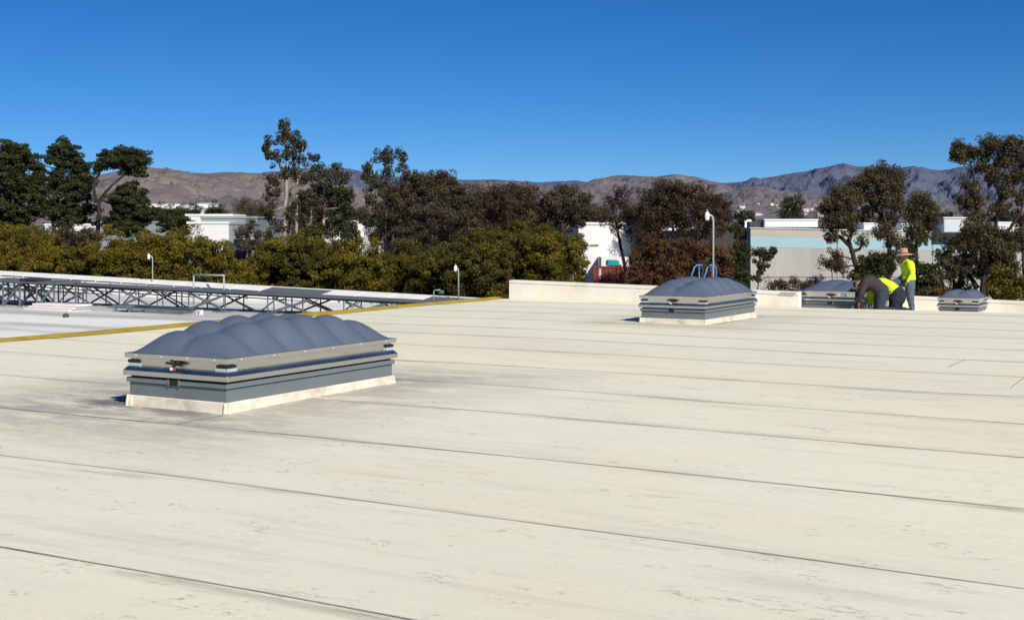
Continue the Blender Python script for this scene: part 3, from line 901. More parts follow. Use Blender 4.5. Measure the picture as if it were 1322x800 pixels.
# white bucket under his raised foot
pb = L(sm, um, 0) + Vector((-.44, .155, 0)); 
ub = (pb - OR).dot(DU)
t = thing('bucket', 'white bucket on the roof behind the kneeling man in lime', 'bucket', (pb.x, pb.y, low_z(0, ub)), 0)
MB().lathe([(0, .002), (.13, .002), (.155, .33), (.162, .33), (.162, .345), (.0, .346)], 20).build('pail', M['camwhite'], t, smooth=False)
MB().tube([(-.16, 0, .31), (-.17, -.08, .20), (-.1, -.16, .14), (.1, -.16, .14), (.17, -.08, .2), (.16, 0, .31)], .006, 6).build('handle', M['galv'], t)

# kneeling worker in charcoal, bent over to the left
def kneel(label, px, u, rz, mats, hip, sh, kx=.03, rump=1.0):
    s = s_at(px, u)
    hx, hz = hip; sx, sz = sh
    P = dict(pelvis=(hx, 0, hz), belly=(hx * .62 + sx * .38, 0, hz * .55 + sz * .45 + .05), chest=(hx * .25 + sx * .75, 0, hz * .2 + sz * .8 + .03), neckb=(sx - .05, 0, sz + .0),
             neck=(sx - .10, 0, sz - .03), hd0=(sx - .15, 0, sz - .07), hd1=(sx - .21, 0, sz - .12), hd2=(sx - .27, 0, sz - .14), nose=(sx - .20, 0, sz - .24), chin=(sx - .13, 0, sz - .16),
             shl=(sx, -.19, sz - .03), ell=(sx - .12, -.27, sz - .30), wrl=(sx - .16, -.20, sz - .54), shr=(sx, .19, sz - .03), elr=(sx - .12, .26, sz - .30), wrr=(sx - .20, .16, sz - .54),
             hpl=(hx, -.085, hz - .05), knl=(hx - .12 + kx, -.14, .075), anl=(hx + .28 + kx, -.13, .085), tol=(hx + .36 + kx, -.13, .05),
             hpr=(hx, .085, hz - .05), knr=(hx - .12 + kx, .14, .075), anr=(hx + .28 + kx, .13, .085), tor=(hx + .36 + kx, .13, .05))
    return person(label, L(s, u, low_z(s, u)), rz, P, mats, bulk=1.25, rump=rump)
kneel('kneeling worker in a charcoal shirt and dark jeans bent over the wide skylight', 1131, .42, -.12, dict(shirt='shirt_grey', trousers='jeansdark', boot='boot'), (.14, .58), (-.30, .84))
kneel('kneeling worker in a lime shirt and navy trousers with his back to the viewer', 1150, 1.0, -.6, dict(shirt='shirt_lime', trousers='navy', boot='bootdark'), (.18, .50), (-.36, .78), rump=1.15)

# tool bag and lime jug by the workers
ut = .25
t = thing('tool_bag', 'black tool bag on the roof under the bent worker hands', 'bag', L(s_at(1109, ut), ut, low_z(0, ut)), RZ)
MB().hexa([(-.12, -.1, .003), (.12, -.1, .003), (.12, .12, .003), (-.12, .12, .003), (-.10, -.07, .27), (.10, -.07, .27), (.10, .09, .27), (-.10, .09, .27)]).build('bag', M['black'], t, bevel=.02)
MB().tube([(-.08, 0, .265), (-.06, 0, .33), (.06, 0, .33), (.08, 0, .265)], .012, 6).build('handle', M['black'], t)
uc = .32
o = MB().add([(-.10, 0, .0), (.09, .02, 0), (.13, .0, .03), (.05, -.03, .05), (-.06, -.02, .045), (0, .05, .02)], [(0, 1, 5), (0, 4, 3, 2, 1), (1, 2, 5), (2, 3, 5), (3, 4, 5), (4, 0, 5)]).build('rag', M['camwhite'], loc=L(s_at(1118, uc), uc, low_z(0, uc) + .004), rz=RZ, bevel=.01)
tag(o, 'crumpled white rag beside the black tool bag', 'rag')

# ------------------------------------------------------------------ trees
def leaf_object(name, pos, size, tint, hue, m, parent, nrm=None, drop=0.0, aspect=.55):
    n = len(pos)
    d1 = RNG.normal(size=(n, 3)); d1[:, 2] -= drop
    d1 /= np.linalg.norm(d1, axis=1)[:, None]
    if nrm is None: nn = RNG.normal(size=(n, 3))
    else: nn = nrm + RNG.normal(size=(n, 3)) * .75
    d2 = np.cross(nn, d1); d2 /= (np.linalg.norm(d2, axis=1)[:, None] + 1e-6)
    a = d1 * size[:, None] * .5; b = d2 * size[:, None] * .5 * aspect
    V = np.empty((n, 4, 3)); V[:, 0] = pos - a; V[:, 1] = pos + b - a * .1; V[:, 2] = pos + a; V[:, 3] = pos - b - a * .1
    me = bpy.data.meshes.new(name)
    me.vertices.add(n * 4); me.vertices.foreach_set('co', V.reshape(-1).astype(np.float32))
    me.loops.add(n * 4); me.loops.foreach_set('vertex_index', np.arange(n * 4, dtype=np.int32))
    me.polygons.add(n); me.polygons.foreach_set('loop_start', np.arange(0, n * 4, 4, dtype=np.int32))
    me.polygons.foreach_set('loop_total', np.full(n, 4, dtype=np.int32))
    me.materials.append(m)
    for nm, arr in (('tint', tint), ('hue', hue)):
        at_ = me.attributes.new(nm, 'FLOAT', 'FACE'); at_.data.foreach_set('value', arr.astype(np.float32))
    me.update(calc_edges=True)
    o = bpy.data.objects.new(name, me); C.objects.link(o)
    if parent: o.parent = parent
    return o

KIND = {  # clump radius px, clump density, leaves per clump, leaf m, droop, shell, hue amount, flatness, gaps (0 = closed), inner fill
    'hedge':      dict(rc=7.8, dens=12, lv=150, leaf=.135, drop=.1, shell=.80, hue=.25, flat=.72, hollow=.30, inner=.25),
    'hedgegreen': dict(rc=7.8, dens=12, lv=150, leaf=.135, drop=.1, shell=.80, hue=.3, flat=.72, hollow=.30, inner=.25),
    'pine':       dict(rc=5.5, dens=19, lv=95, leaf=.17, drop=.0, shell=.35, hue=.2, flat=.55, hollow=.45, inner=.1),
    'euc':        dict(rc=4.4, dens=17, lv=62, leaf=.165, drop=.8, shell=.25, hue=.3, flat=1.0, hollow=.5, inner=.05),
    'eucr':       dict(rc=5.0, dens=17, lv=72, leaf=.11, drop=.9, shell=.2, hue=.4, flat=1.15, hollow=.5, inner=.05),
    'brown':      dict(rc=6.0, dens=22, lv=90, leaf=.14, drop=.2, shell=.45, hue=.4, flat=.85, hollow=.4, inner=.1),
    'red':        dict(rc=6.0, dens=19, lv=70, leaf=.125, drop=.3, shell=.35, hue=.45, flat=.9, hollow=.5, inner=.05),
    'rust':       dict(rc=5.5, dens=14, lv=80, leaf=.13, drop=.3, shell=.5, hue=.5, flat=.85, hollow=.4, inner=.2),
    'bush':       dict(rc=5.5, dens=14, lv=85, leaf=.13, drop=.2, shell=.5, hue=.3, flat=.8, hollow=.4, inner=.2),
    'far':        dict(rc=4.5, dens=18, lv=50, leaf=.40, drop=.1, shell=.5, hue=.2, flat=.8, hollow=.4, inner=.1),
}

def wig(a, b, n, amp, rr):
    a = Vector(a); b = Vector(b); pts = []
    for i in range(n + 1):
        t = i / n
        o = Vector((rr.uniform(-1, 1), rr.uniform(-1, 1), rr.uniform(-.6, .6))) * amp * math.sin(PI * t)
        pts.append(a.lerp(b, t) + o)
    return pts

def tree(name, label, cat, Y, trunk, blobs, kind, bark='bark_dark', r0=.28, dens=1.0, twigs=6, group=None, extra_trunks=(), leafscale=1.0, limb=True, seed=None):
    """trunk: list of (px,py) from the base up; blobs: (px,py,rx,ry) crown masses; all at distance Y"""
    rr = random.Random(seed if seed is not None else int(trunk[0][0] * 31 + Y * 7 + len(blobs)))
    K = KIND[kind]
    ppm = F / Y
    bx = (trunk[0][0] - 661) / ppm
    base = Vector((bx, Y, GROUND))
    t = thing(name, label, cat, base, 0, group)
    def W(px, py, dy=0.0):
        return Vector(((px - 661) / ppm, Y + dy, EYE - (py - 300) / ppm)) - base
    mb = MB()
    paths = []
    for tr in (trunk,) + tuple(extra_trunks):
        pts = [W(p[0], p[1], rr.uniform(-.3, .3) if i else 0) for i, p in enumerate(tr)]
        if tr is trunk: pts = [Vector((pts[0].x, 0, -.05))] + ([pts[0]] if pts[0].z > .3 else []) + pts[1:]
        fine = [pts[0]]
        for a, b in zip(pts[:-1], pts[1:]):
            fine += wig(a, b, 4, .05 * (b - a).length * .5, rr)[1:]
        n = len(fine)
        rad = [max(.03, .68 * r0 * (1 - .8 * (i / (n - 1)) ** 1.1)) * (1 if tr is trunk else .7) for i in range(n)]
        mb.tube(fine, rad, 7)
        paths.append((fine, rad))
    P = []; NR = []; S = []; T = []; H = []
    for (px, py, rx, ry) in blobs:
        if kind == 'eucr': rx, ry = rx * 1.16, ry * 1.12
        elif kind in ('pine', 'brown', 'euc'): rx, ry = rx * 1.06, ry * 1.06
        rz_ = ry / ppm; rxm = rx / ppm; rym = max(.4, rxm * rr.uniform(.75, 1.0))
        c = W(px, py, rr.uniform(-.35, .35) * rxm)
        if limb:
            best = None
            for fine, rad in paths:
                for i in range(len(fine) // 4, len(fine)):
                    dd = (fine[i] - c); sc = dd.length + (1.2 * max(0, fine[i].z - c.z))
                    if best is None or sc < best[0]: best = (sc, fine[i], rad[i])
            lp = wig(best[1], c, 5, .10 * best[0], rr)
            r = max(.025, min(best[2] * .7, .035 + .015 * best[0]))
            mb.tube(lp, [r * (1 - .6 * i / 5) for i in range(6)], 6)
        nc = max(3, int(K['dens'] * dens * rx * ry * PI / 1000 * 2.0))
        # clump centres in an ellipsoid, biased to the shell
        d = RNG.normal(size=(nc, 3)); d /= np.linalg.norm(d, axis=1)[:, None]
        rad = (K['shell'] + (1 - K['shell']) * RNG.random(nc) ** .6)
        lump = 1 + .20 * np.sin(d[:, 0] * 5 + px) * np.sin(d[:, 2] * 6 + py) + RNG.normal(size=nc) * (.12 if kind not in ('hedge', 'hedgegreen') else .05)
        cc = d * (rad * lump)[:, None] * np.array([rxm, rym, rz_]) + np.array(c)
        # thinner foliage that joins this mass to its neighbours
        near = sorted(blobs, key=lambda q: (q[0] - px) ** 2 + (q[1] - py) ** 2)[1:4]
        for (qx, qy, qrx, qry) in near:
            if math.hypot(qx - px, qy - py) > 2.2 * (rx + qrx): continue
            nf = int(nc * (.10 if kind in ('euc', 'eucr', 'red', 'pine') else .05)) + 1
            tt = RNG.random(nf)[:, None]
            e = np.array(c) * (1 - tt) + np.array(W(qx, qy, 0)) * tt + RNG.normal(size=(nf, 3)) * .45 * min(rxm, rz_)
            cc = np.concatenate([cc, e]); d = np.concatenate([d, RNG.normal(size=(nf, 3)) * .6])
        nc = len(cc)
        for k in range(min(nc, int(twigs * max(1, nc / 14)))):
            q = Vector(cc[k]); mb.tube(wig(c, q, 3, .08 * (q - c).length, rr), [max(.012, .03), .022, .016, .010], 4, cap=False)
        rc = K['rc'] / ppm * (80 / 80)
        lv = int(K['lv'] * 1.25)
        off = RNG.normal(size=(nc, lv, 3)); off *= ((K['hollow'] + (1 - K['hollow']) * RNG.random((nc, lv, 1)) ** .6)) * 1.12 / (np.linalg.norm(off, axis=2)[:, :, None] + 1e-6)
        rcs = rc * (.55 + .75 * RNG.random((nc, 1, 1)))
        off = off * rcs * np.array([1, 1, K['flat']])
        pos = (cc[:, None, :] + off).reshape(-1, 3)
        nr = (off / rc * .9 + d[:, None, :] * .5).reshape(-1, 3); nr[:, 2] += .35
        tc = np.clip(RNG.normal(.5, .20, (nc, 1)) + RNG.normal(0, .08, (nc, lv)) + (off[:, :, 2] / rc) * .22, 0, 1).reshape(-1)  # tint also climbs towards clump tops, painting light from above into the leaves
        hc = np.clip(RNG.normal(K['hue'], .22, (nc, 1)) + RNG.normal(0, .12, (nc, lv)), 0, 1).reshape(-1)
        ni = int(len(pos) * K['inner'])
        if ni:      # dark leaves deep inside the crown, their inner shade painted in
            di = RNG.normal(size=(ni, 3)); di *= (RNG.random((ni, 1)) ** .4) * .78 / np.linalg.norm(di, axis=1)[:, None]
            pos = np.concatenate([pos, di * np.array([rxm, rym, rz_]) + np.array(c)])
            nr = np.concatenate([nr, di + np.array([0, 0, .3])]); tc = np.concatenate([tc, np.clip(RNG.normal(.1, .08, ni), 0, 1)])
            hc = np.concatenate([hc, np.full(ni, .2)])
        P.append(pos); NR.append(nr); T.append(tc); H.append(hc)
        S.append(K['leaf'] * leafscale * .86 * (Y / 85) ** .5 * (.45 + 1.2 * RNG.random(len(pos)) ** 1.4))
    mb.build('trunk', M[bark], t, smooth=True)
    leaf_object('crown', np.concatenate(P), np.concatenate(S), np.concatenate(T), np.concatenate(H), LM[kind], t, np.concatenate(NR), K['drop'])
    return t

def base_y(Y): return 300 + 11 * F / Y

# --- olive trees beyond the left roof edge
HG = 'olive-green trees in the row beyond the side roof'
hedge = [
    # px, ytop, rx, Y, kind, label
    (-12, 309, 44, 70, 'hedge', 'olive tree cut by the left edge of the picture, beyond the racks'),
    (62, 308, 56, 74, 'hedge', 'olive-yellow round tree behind the short rack at far left'),
    (140, 304, 50, 76, 'hedge', 'olive-yellow tree between the far-left tree and the left camera pole'),
    (224, 298, 72, 72, 'hedge', 'broad olive-yellow dome tree right behind the left camera pole'),
    (303, 336, 30, 73, 'hedge', 'low olive tree in front of the windows of the white office building'),
    (360, 306, 40, 78, 'hedge', 'olive tree at the foot of the tallest pale-trunked eucalyptus'),
    (408, 302, 52, 76, 'hedgegreen', 'olive tree in the row, just right of the tallest eucalyptus trunks'),
    (462, 314, 46, 74, 'hedge', 'olive tree below the gap between the two eucalyptus groups'),
    (516, 318, 46, 77, 'hedgegreen', 'dull green tree in the row below the second eucalyptus'),
    (566, 318, 38, 74, 'hedgegreen', 'dark green tree close to the left of the short camera pole'),
    (614, 302, 44, 72, 'hedgegreen', 'dark green tree close to the right of the short camera pole'),
    (664, 292, 52, 74, 'hedgegreen', 'tall green tree over the left end of the cream parapet'),
    (715, 306, 40, 72, 'hedge', 'olive tree beside the red container, over the cream parapet'),
]
for px, yt, rx, Y, kd, lab in hedge:
    rr = random.Random(int(px) + 900)
    bl = []
    h = 52
    bl.append((px, yt + h * .95, rx, h * .95))
    for k in range(7):
        bl.append((px + rr.uniform(-.75, .75) * rx, yt + rr.uniform(16, 34) + 8 * abs(k - 3) * .4, rr.uniform(.28, .42) * rx, rr.uniform(14, 20)))
    bl.append((px - rx * .35, yt + 78, rx * .72, 32)); bl.append((px + rx * .4, yt + 80, rx * .7, 32))
    tree('broadleaf_tree', lab, 'tree', Y, [(px, base_y(Y)), (px + rr.uniform(-5, 5), yt + 105), (px, yt + 70)], bl, kd, r0=.22, dens=.62, twigs=1, group=HG)

# back row, yellower, farther
for px, yt, rx, Y, kd, lab in [
    (30, 291, 42, 100, 'hedge', 'dull yellow tree under the leftmost pine'),
    (95, 290, 40, 104, 'brown', 'brownish scrubby tree under the middle pine'),
    (272, 316, 22, 96, 'red', 'bare brownish tree against the white office wall'),
    (205, 312, 26, 98, 'brown', 'brown scrubby tree left of the white office building'),
    (685, 285, 34, 96, 'hedgegreen', 'green tree behind the one over the parapet end'),
    (738, 300, 22, 100, 'hedgegreen', 'small green tree left of the white warehouse wall'),
]:
    rr = random.Random(int(px) + 77)
    bl = [(px, yt + 30, rx, 30)] + [(px + rr.uniform(-.7, .7) * rx, yt + rr.uniform(10, 26), rx * .35, 12) for _ in range(4)]
    tree('broadleaf_tree', lab, 'tree', Y, [(px, base_y(Y)), (px + 2, yt + 60), (px, yt + 25)], bl, kd, r0=.2, dens=.6, twigs=2)

# --- pines at the left
tree('pine_tree', 'dark pine at the left edge of the picture', 'tree', 105, [(12, base_y(105)), (14, 300), (10, 190)],
     [(6, 188, 15, 7), (18, 200, 26, 13), (-8, 215, 24, 16), (30, 205, 14, 12), (15, 228, 30, 15), (-5, 248, 28, 15), (28, 250, 20, 13), (8, 270, 32, 14), (30, 278, 14, 10), (-15, 285, 25, 14), (10, 288, 28, 10)], 'pine', r0=.34, dens=.9)
tree('pine_tree', 'middle dark pine with two peaks beside the leaning umbrella pine', 'tree', 108, [(66, base_y(108)), (68, 300), (70, 240), (78, 195)],
     [(80, 190, 13, 8), (68, 200, 9, 9), (95, 195, 3, 8), (84, 210, 20, 14), (48, 212, 9, 12), (46, 228, 14, 12), (75, 232, 20, 14), (105, 220, 14, 14), (108, 236, 18, 12), (55, 250, 20, 12), (95, 252, 22, 12), (75, 270, 30, 12), (110, 272, 16, 10), (40, 276, 14, 10), (88, 285, 26, 8)], 'pine', r0=.3, dens=.85)
tree('pine_tree', 'leaning umbrella pine with a flat dark crown and bare forked limb', 'tree', 104, [(124, base_y(104)), (126, 290), (128, 258), (145, 240), (160, 226)],
     [(158, 198, 28, 8), (140, 206, 18, 9), (178, 206, 15, 9), (160, 210, 28, 9), (130, 215, 10, 8), (183, 220, 8, 8), (170, 222, 14, 8), (168, 245, 18, 9), (158, 255, 22, 10), (178, 258, 14, 9), (165, 270, 26, 10), (150, 284, 20, 9), (180, 283, 16, 9), (165, 296, 28, 9), (196, 276, 10, 8)], 'pine', r0=.32, dens=1.0,
     extra_trunks=([(124, 262), (121, 240), (128, 222), (136, 208)], [(128, 256), (140, 262), (158, 258)]))
tree('pine_tree', 'low dark evergreen in front of the grey building left of centre', 'tree', 130, [(222, base_y(130)), (222, 300), (222, 285)],
     [(215, 284, 16, 8), (236, 286, 14, 8), (225, 294, 22, 9)], 'pine', r0=.25, dens=.9)
# --- eucalyptus
tree('eucalyptus_tree', 'tallest eucalyptus with pale trunks and airy tufts at the top', 'tree', 112, [(368, base_y(112)), (369, 310), (370, 230), (369, 190), (368, 165)],
     [(367, 160, 12, 6), (374, 172, 12, 9), (362, 182, 13, 7), (384, 185, 10, 8), (376, 196, 16, 8), (394, 190, 7, 6), (347, 184, 5, 6), (349, 200, 6, 6), (343, 192, 3, 4), (405, 204, 6, 3), (358, 204, 10, 7), (386, 208, 12, 7),
      (352, 228, 12, 9), (390, 230, 14, 12), (372, 224, 10, 9), (350, 250, 13, 12), (392, 256, 14, 14), (345, 272, 11, 12), (380, 275, 14, 12), (360, 292, 16, 10), (395, 290, 13, 12), (350, 310, 14, 10)],
     'euc', 'bark_pale', .36, dens=.62, extra_trunks=([(383, 335), (382, 290), (384, 240), (386, 205), (392, 190)], [(370, 235), (360, 210), (349, 188)]))
tree('eucalyptus_tree', 'dark full eucalyptus close to the right of the tallest one', 'tree', 118, [(418, base_y(118)), (418, 300), (420, 240), (425, 215)],
     [(412, 218, 14, 7), (434, 214, 8, 5), (418, 230, 22, 11), (444, 228, 10, 9), (405, 248, 14, 12), (432, 250, 24, 13), (446, 252, 10, 12), (415, 270, 22, 13), (440, 275, 16, 12), (405, 292, 14, 12), (430, 295, 20, 12), (450, 268, 7, 10)], 'euc', 'bark_pale', .3, dens=.8,
     extra_trunks=([(398, 320), (402, 280), (404, 250)],))
tree('eucalyptus_tree', 'eucalyptus with an umbrella of airy tufts left of the brown mass of trees', 'tree', 116, [(487, base_y(116)), (487, 310), (489, 250), (497, 215), (504, 200)],
     [(503, 196, 17, 4), (488, 204, 7, 6), (519, 204, 6, 5), (518, 217, 6, 6), (497, 206, 9, 5), (473, 216, 6, 5), (471, 228, 4, 5), (480, 226, 7, 6), (500, 222, 9, 6), (484, 240, 10, 10), (498, 246, 12, 12), (478, 258, 10, 10), (492, 270, 14, 12), (475, 285, 10, 12), (500, 290, 12, 12), (482, 305, 14, 10)], 'euc', 'bark_pale', .28, dens=.7,
     extra_trunks=([(497, 330), (498, 290), (500, 255)], [(505, 330), (508, 300), (514, 265)], [(489, 245), (480, 225), (474, 217)]))
tree('broadleaf_tree', 'broad brown-olive tree mass in the centre left, behind the olive row', 'tree', 108, [(548, base_y(108)), (548, 320), (550, 265)],
     [(552, 230, 30, 10), (530, 235, 18, 10), (575, 236, 18, 11), (548, 248, 44, 14), (515, 256, 22, 16), (585, 252, 24, 15), (600, 262, 18, 15), (540, 272, 42, 16), (578, 280, 38, 16), (515, 288, 22, 16), (555, 300, 46, 14), (600, 295, 22, 16)], 'brown', 'bark_twig', .32, dens=.78,
     extra_trunks=([(530, 330), (525, 300), (520, 262)], [(575, 330), (580, 300), (588, 258)]))
tree('broadleaf_tree', 'brown twiggy tree behind the green trees at the parapet end', 'tree', 110, [(655, base_y(110)), (655, 310), (655, 265)],
     [(652, 244, 32, 8), (628, 252, 20, 12), (680, 252, 20, 12), (655, 260, 42, 14), (625, 274, 24, 16), (685, 275, 22, 16), (655, 284, 46, 16), (660, 305, 46, 12), (618, 296, 22, 14)], 'red', 'bark_twig', .3, dens=1.15,
     extra_trunks=([(630, 325), (628, 290), (625, 262)], [(680, 325), (684, 290), (682, 262)]))
tree('broadleaf_tree', 'grey-green sparse tree against the hill, left of the white warehouse', 'tree', 106, [(728, base_y(106)), (726, 310), (726, 265)],
     [(733, 244, 12, 6), (712, 256, 16, 9), (742, 258, 16, 9), (758, 256, 8, 7), (725, 268, 28, 10), (750, 274, 18, 9), (702, 278, 18, 12), (735, 286, 26, 11), (715, 300, 22, 10)], 'brown', 'bark_twig', .24, dens=.85,
     extra_trunks=([(728, 300), (745, 275), (760, 256)],))
tree('broadleaf_tree', 'dark forked tree in front of the right half of the white warehouse', 'tree', 84, [(812, base_y(84)), (808, 350), (800, 310), (792, 270), (798, 248)],
     [(800, 248, 10, 7), (788, 262, 14, 11), (806, 262, 12, 9), (784, 280, 12, 12), (812, 280, 12, 11), (800, 295, 16, 10)], 'red', 'bark_dark', .22, dens=.5, twigs=14)
tree('broadleaf_tree', 'large reddish-brown round tree behind the middle skylight', 'tree', 82, [(884, base_y(82)), (882, 345), (872, 315), (868, 290), (880, 260)],
     [(865, 241, 26, 8), (890, 245, 26, 9), (842, 254, 20, 11), (915, 258, 20, 11), (868, 260, 40, 13), (900, 270, 38, 14), (838, 275, 20, 14), (932, 276, 16, 14), (870, 285, 40, 14), (912, 294, 34, 14), (845, 300, 20, 13)], 'red', 'bark_dark', .26, dens=.95, twigs=10,
     extra_trunks=([(878, 330), (855, 305), (838, 285)], [(882, 335), (900, 312), (922, 292)]))
tree('broadleaf_tree', 'rusty orange-green thicket tree below the big reddish tree', 'tree', 76, [(862, base_y(76)), (860, 380), (858, 340)],
     [(845, 318, 24, 12), (880, 322, 24, 12), (910, 322, 22, 14), (930, 330, 16, 14), (828, 335, 20, 13), (860, 340, 30, 14), (900, 348, 30, 15), (825, 356, 20, 12), (860, 362, 30, 14), (935, 352, 14, 16), (915, 370, 30, 14), (880, 385, 40, 14)], 'rust', 'bark_dark', .2, dens=.9, twigs=8)
tree('broadleaf_tree', 'dark round tree far off, above the right warehouse roof', 'tree', 420, [(1022, base_y(420)), (1022, 285), (1023, 270)],
     [(1027, 258, 11, 6), (1018, 264, 12, 8), (1030, 268, 11, 9), (1012, 274, 9, 8), (1024, 279, 16, 7)], 'pine', r0=.5, dens=1.1, leafscale=1.0)
tree('eucalyptus_tree', 'leaning eucalyptus with a dark forked trunk before the right warehouse', 'tree', 62, [(1112, base_y(62)), (1108, 352), (1098, 318), (1094, 305), (1086, 300)],
     [(1088, 248, 16, 9), (1078, 262, 16, 10), (1068, 272, 10, 10), (1094, 262, 14, 10), (1070, 290, 11, 9), (1086, 283, 16, 10), (1074, 306, 8, 8), (1100, 292, 8, 8), (1078, 330, 5, 8), (1082, 345, 4, 7), (1114, 312, 5, 8)], 'eucr', 'bark_dark', .24, dens=1.05, twigs=8,
     extra_trunks=([(1098, 318), (1085, 306), (1078, 302), (1070, 296)], [(1096, 310), (1102, 300), (1108, 285)], [(1098, 325), (1110, 322), (1116, 312)]))
tree('eucalyptus_tree', 'tallest middle eucalyptus behind the standing man, against the mountains', 'tree', 66, [(1150, base_y(66)), (1148, 345), (1146, 300), (1140, 280), (1136, 250)],
     [(1142, 218, 14, 7), (1125, 224, 14, 8), (1158, 226, 12, 9), (1148, 285, 14, 10), (1138, 300, 12, 10), (1155, 312, 12, 10), (1112, 238, 16, 9), (1138, 238, 22, 10), (1160, 244, 14, 10), (1105, 252, 14, 9), (1130, 256, 18, 10), (1155, 262, 16, 9), (1120, 272, 12, 8)], 'eucr', 'bark_dark', .22, dens=1.05, twigs=8,
     extra_trunks=([(1144, 290), (1158, 285), (1166, 272)], [(1140, 280), (1125, 262), (1114, 245)]))
tree('broadleaf_tree', 'rusty olive tree just right of the standing man head', 'tree', 70, [(1182, base_y(70)), (1182, 345), (1184, 300), (1188, 265)],
     [(1190, 256, 14, 9), (1178, 268, 14, 9), (1200, 268, 12, 10), (1188, 282, 20, 10), (1205, 290, 10, 10), (1176, 296, 14, 9), (1192, 306, 16, 10), (1172, 320, 12, 10), (1168, 336, 12, 10)], 'eucr', 'bark_dark', .18, dens=.95, twigs=8)
tree('eucalyptus_tree', 'tall open eucalyptus at the right edge with crooked dark limbs', 'tree', 58, [(1276, base_y(58)), (1272, 372), (1268, 345), (1262, 300), (1258, 260), (1256, 225), (1250, 200)],
     [(1240, 190, 12, 7), (1232, 200, 8, 7), (1254, 196, 12, 7), (1276, 182, 12, 8), (1290, 188, 14, 10), (1272, 200, 14, 8), (1308, 184, 14, 10), (1318, 200, 14, 11), (1296, 208, 16, 9), (1268, 216, 10, 8), (1245, 206, 9, 6), (1330, 220, 16, 12), (1310, 228, 14, 10), (1284, 226, 10, 8), (1252, 240, 10, 9), (1295, 246, 12, 10), (1246, 262, 12, 10), (1262, 256, 10, 8), (1318, 255, 10, 9), (1258, 280, 12, 9), (1290, 270, 10, 8)], 'eucr', 'bark_dark', .22, dens=1.0, twigs=8,
     extra_trunks=([(1272, 345), (1282, 320), (1288, 285), (1292, 255), (1282, 225), (1276, 195)], [(1284, 310), (1305, 295), (1318, 270), (1330, 240)], [(1290, 260), (1300, 235), (1310, 205)]))
tree('eucalyptus_tree', 'bushy drooping brown-olive tree at right, below the tall open eucalyptus', 'tree', 56, [(1268, base_y(56)), (1266, 375), (1268, 345), (1272, 320)],
     [(1255, 300, 16, 12), (1300, 345, 18, 12), (1240, 345, 12, 12), (1272, 352, 22, 8), (1310, 308, 12, 14), (1268, 300, 26, 13), (1290, 305, 20, 12), (1248, 316, 16, 11), (1278, 322, 28, 12), (1300, 326, 14, 12), (1250, 335, 12, 9), (1292, 340, 16, 9), (1265, 338, 14, 8)], 'eucr', 'bark_dark', .26, dens=.95, twigs=8,
     extra_trunks=([(1270, 372), (1285, 356), (1300, 350), (1308, 335)], [(1262, 372), (1252, 352), (1246, 330)], [(1268, 372), (1278, 350), (1284, 325)]))
tree('eucalyptus_tree', 'eucalyptus trunk and hanging foliage cut by the right edge', 'tree', 60, [(1334, base_y(60)), (1326, 370), (1318, 340), (1322, 310), (1336, 280)],
     [(1330, 290, 14, 12), (1318, 310, 10, 10), (1335, 320, 16, 14), (1322, 282, 9, 9)], 'eucr', 'bark_dark', .17, dens=.8, twigs=8)
tree('broadleaf_tree', 'dark twiggy tree in shade before the screen box on the warehouse', 'tree', 64, [(1232, base_y(64)), (1230, 380), (1228, 345), (1226, 310)],
     [(1224, 318, 12, 13), (1240, 312, 9, 12), (1216, 336, 12, 12), (1236, 338, 14, 13), (1222, 356, 14, 12), (1244, 358, 12, 12), (1230, 374, 18, 10), (1252, 376, 12, 10)], 'bush', 'bark_dark', .16, dens=.55, twigs=16,
     extra_trunks=([(1238, 380), (1242, 345), (1240, 305)], [(1220, 385), (1214, 360), (1212, 335)]))
tree('shrub', 'dark green shrub between the leaning trunk and the standing man', 'shrub', 56, [(1126, base_y(56)), (1126, 380), (1128, 350)],
     [(1120, 338, 14, 9), (1136, 332, 14, 10), (1130, 346, 20, 10), (1112, 352, 14, 9), (1145, 350, 12, 12), (1100, 358, 9, 6), (1130, 362, 24, 8), (1150, 335, 10, 12)], 'bush', r0=.1, dens=.95)
tree('shrub', 'dark green shrub just right of the standing man', 'shrub', 56, [(1196, base_y(56)), (1196, 390), (1196, 360)],
     [(1190, 344, 14, 10), (1205, 350, 14, 11), (1184, 358, 12, 10), (1200, 366, 18, 10), (1192, 378, 18, 8), (1212, 370, 10, 9)], 'bush', r0=.1, dens=.9)
tree('shrub', 'pale dry twiggy shrub over the low wall right of the standing man', 'shrub', 54, [(1202, base_y(54)), (1203, 388), (1203, 378)],
     [(1200, 376, 12, 7), (1212, 378, 8, 6)], 'rust', 'bark_twig', .04, dens=.35, twigs=16)
tree('shrub', 'sunlit yellow-green shrub over the low wall at the right edge', 'shrub', 54, [(1300, base_y(54)), (1300, 395), (1300, 372)],
     [(1296, 352, 10, 8), (1290, 366, 12, 8), (1308, 362, 12, 10), (1282, 378, 12, 8), (1302, 380, 18, 8), (1322, 368, 12, 14), (1335, 375, 12, 14)], 'hedge', r0=.08, dens=.62)
tree('shrub', 'grey leafless shrub growing against the left corner of the right warehouse', 'shrub', 74, [(976, base_y(74)), (978, 375), (982, 350), (988, 330)],
     [(980, 325, 9, 8), (992, 330, 9, 7), (984, 342, 10, 8), (976, 358, 8, 8), (998, 322, 5, 5)], 'euc', 'bark_twig', .07, dens=.28, twigs=26)
tree('shrub', 'small bare shrub with a few brown leaves against the pale warehouse wall', 'shrub', 72, [(1074, base_y(72)), (1074, 360), (1072, 345)],
     [(1066, 338, 7, 7), (1082, 334, 8, 6), (1074, 346, 10, 6), (1088, 344, 5, 5)], 'red', 'bark_twig', .05, dens=.25, twigs=30)
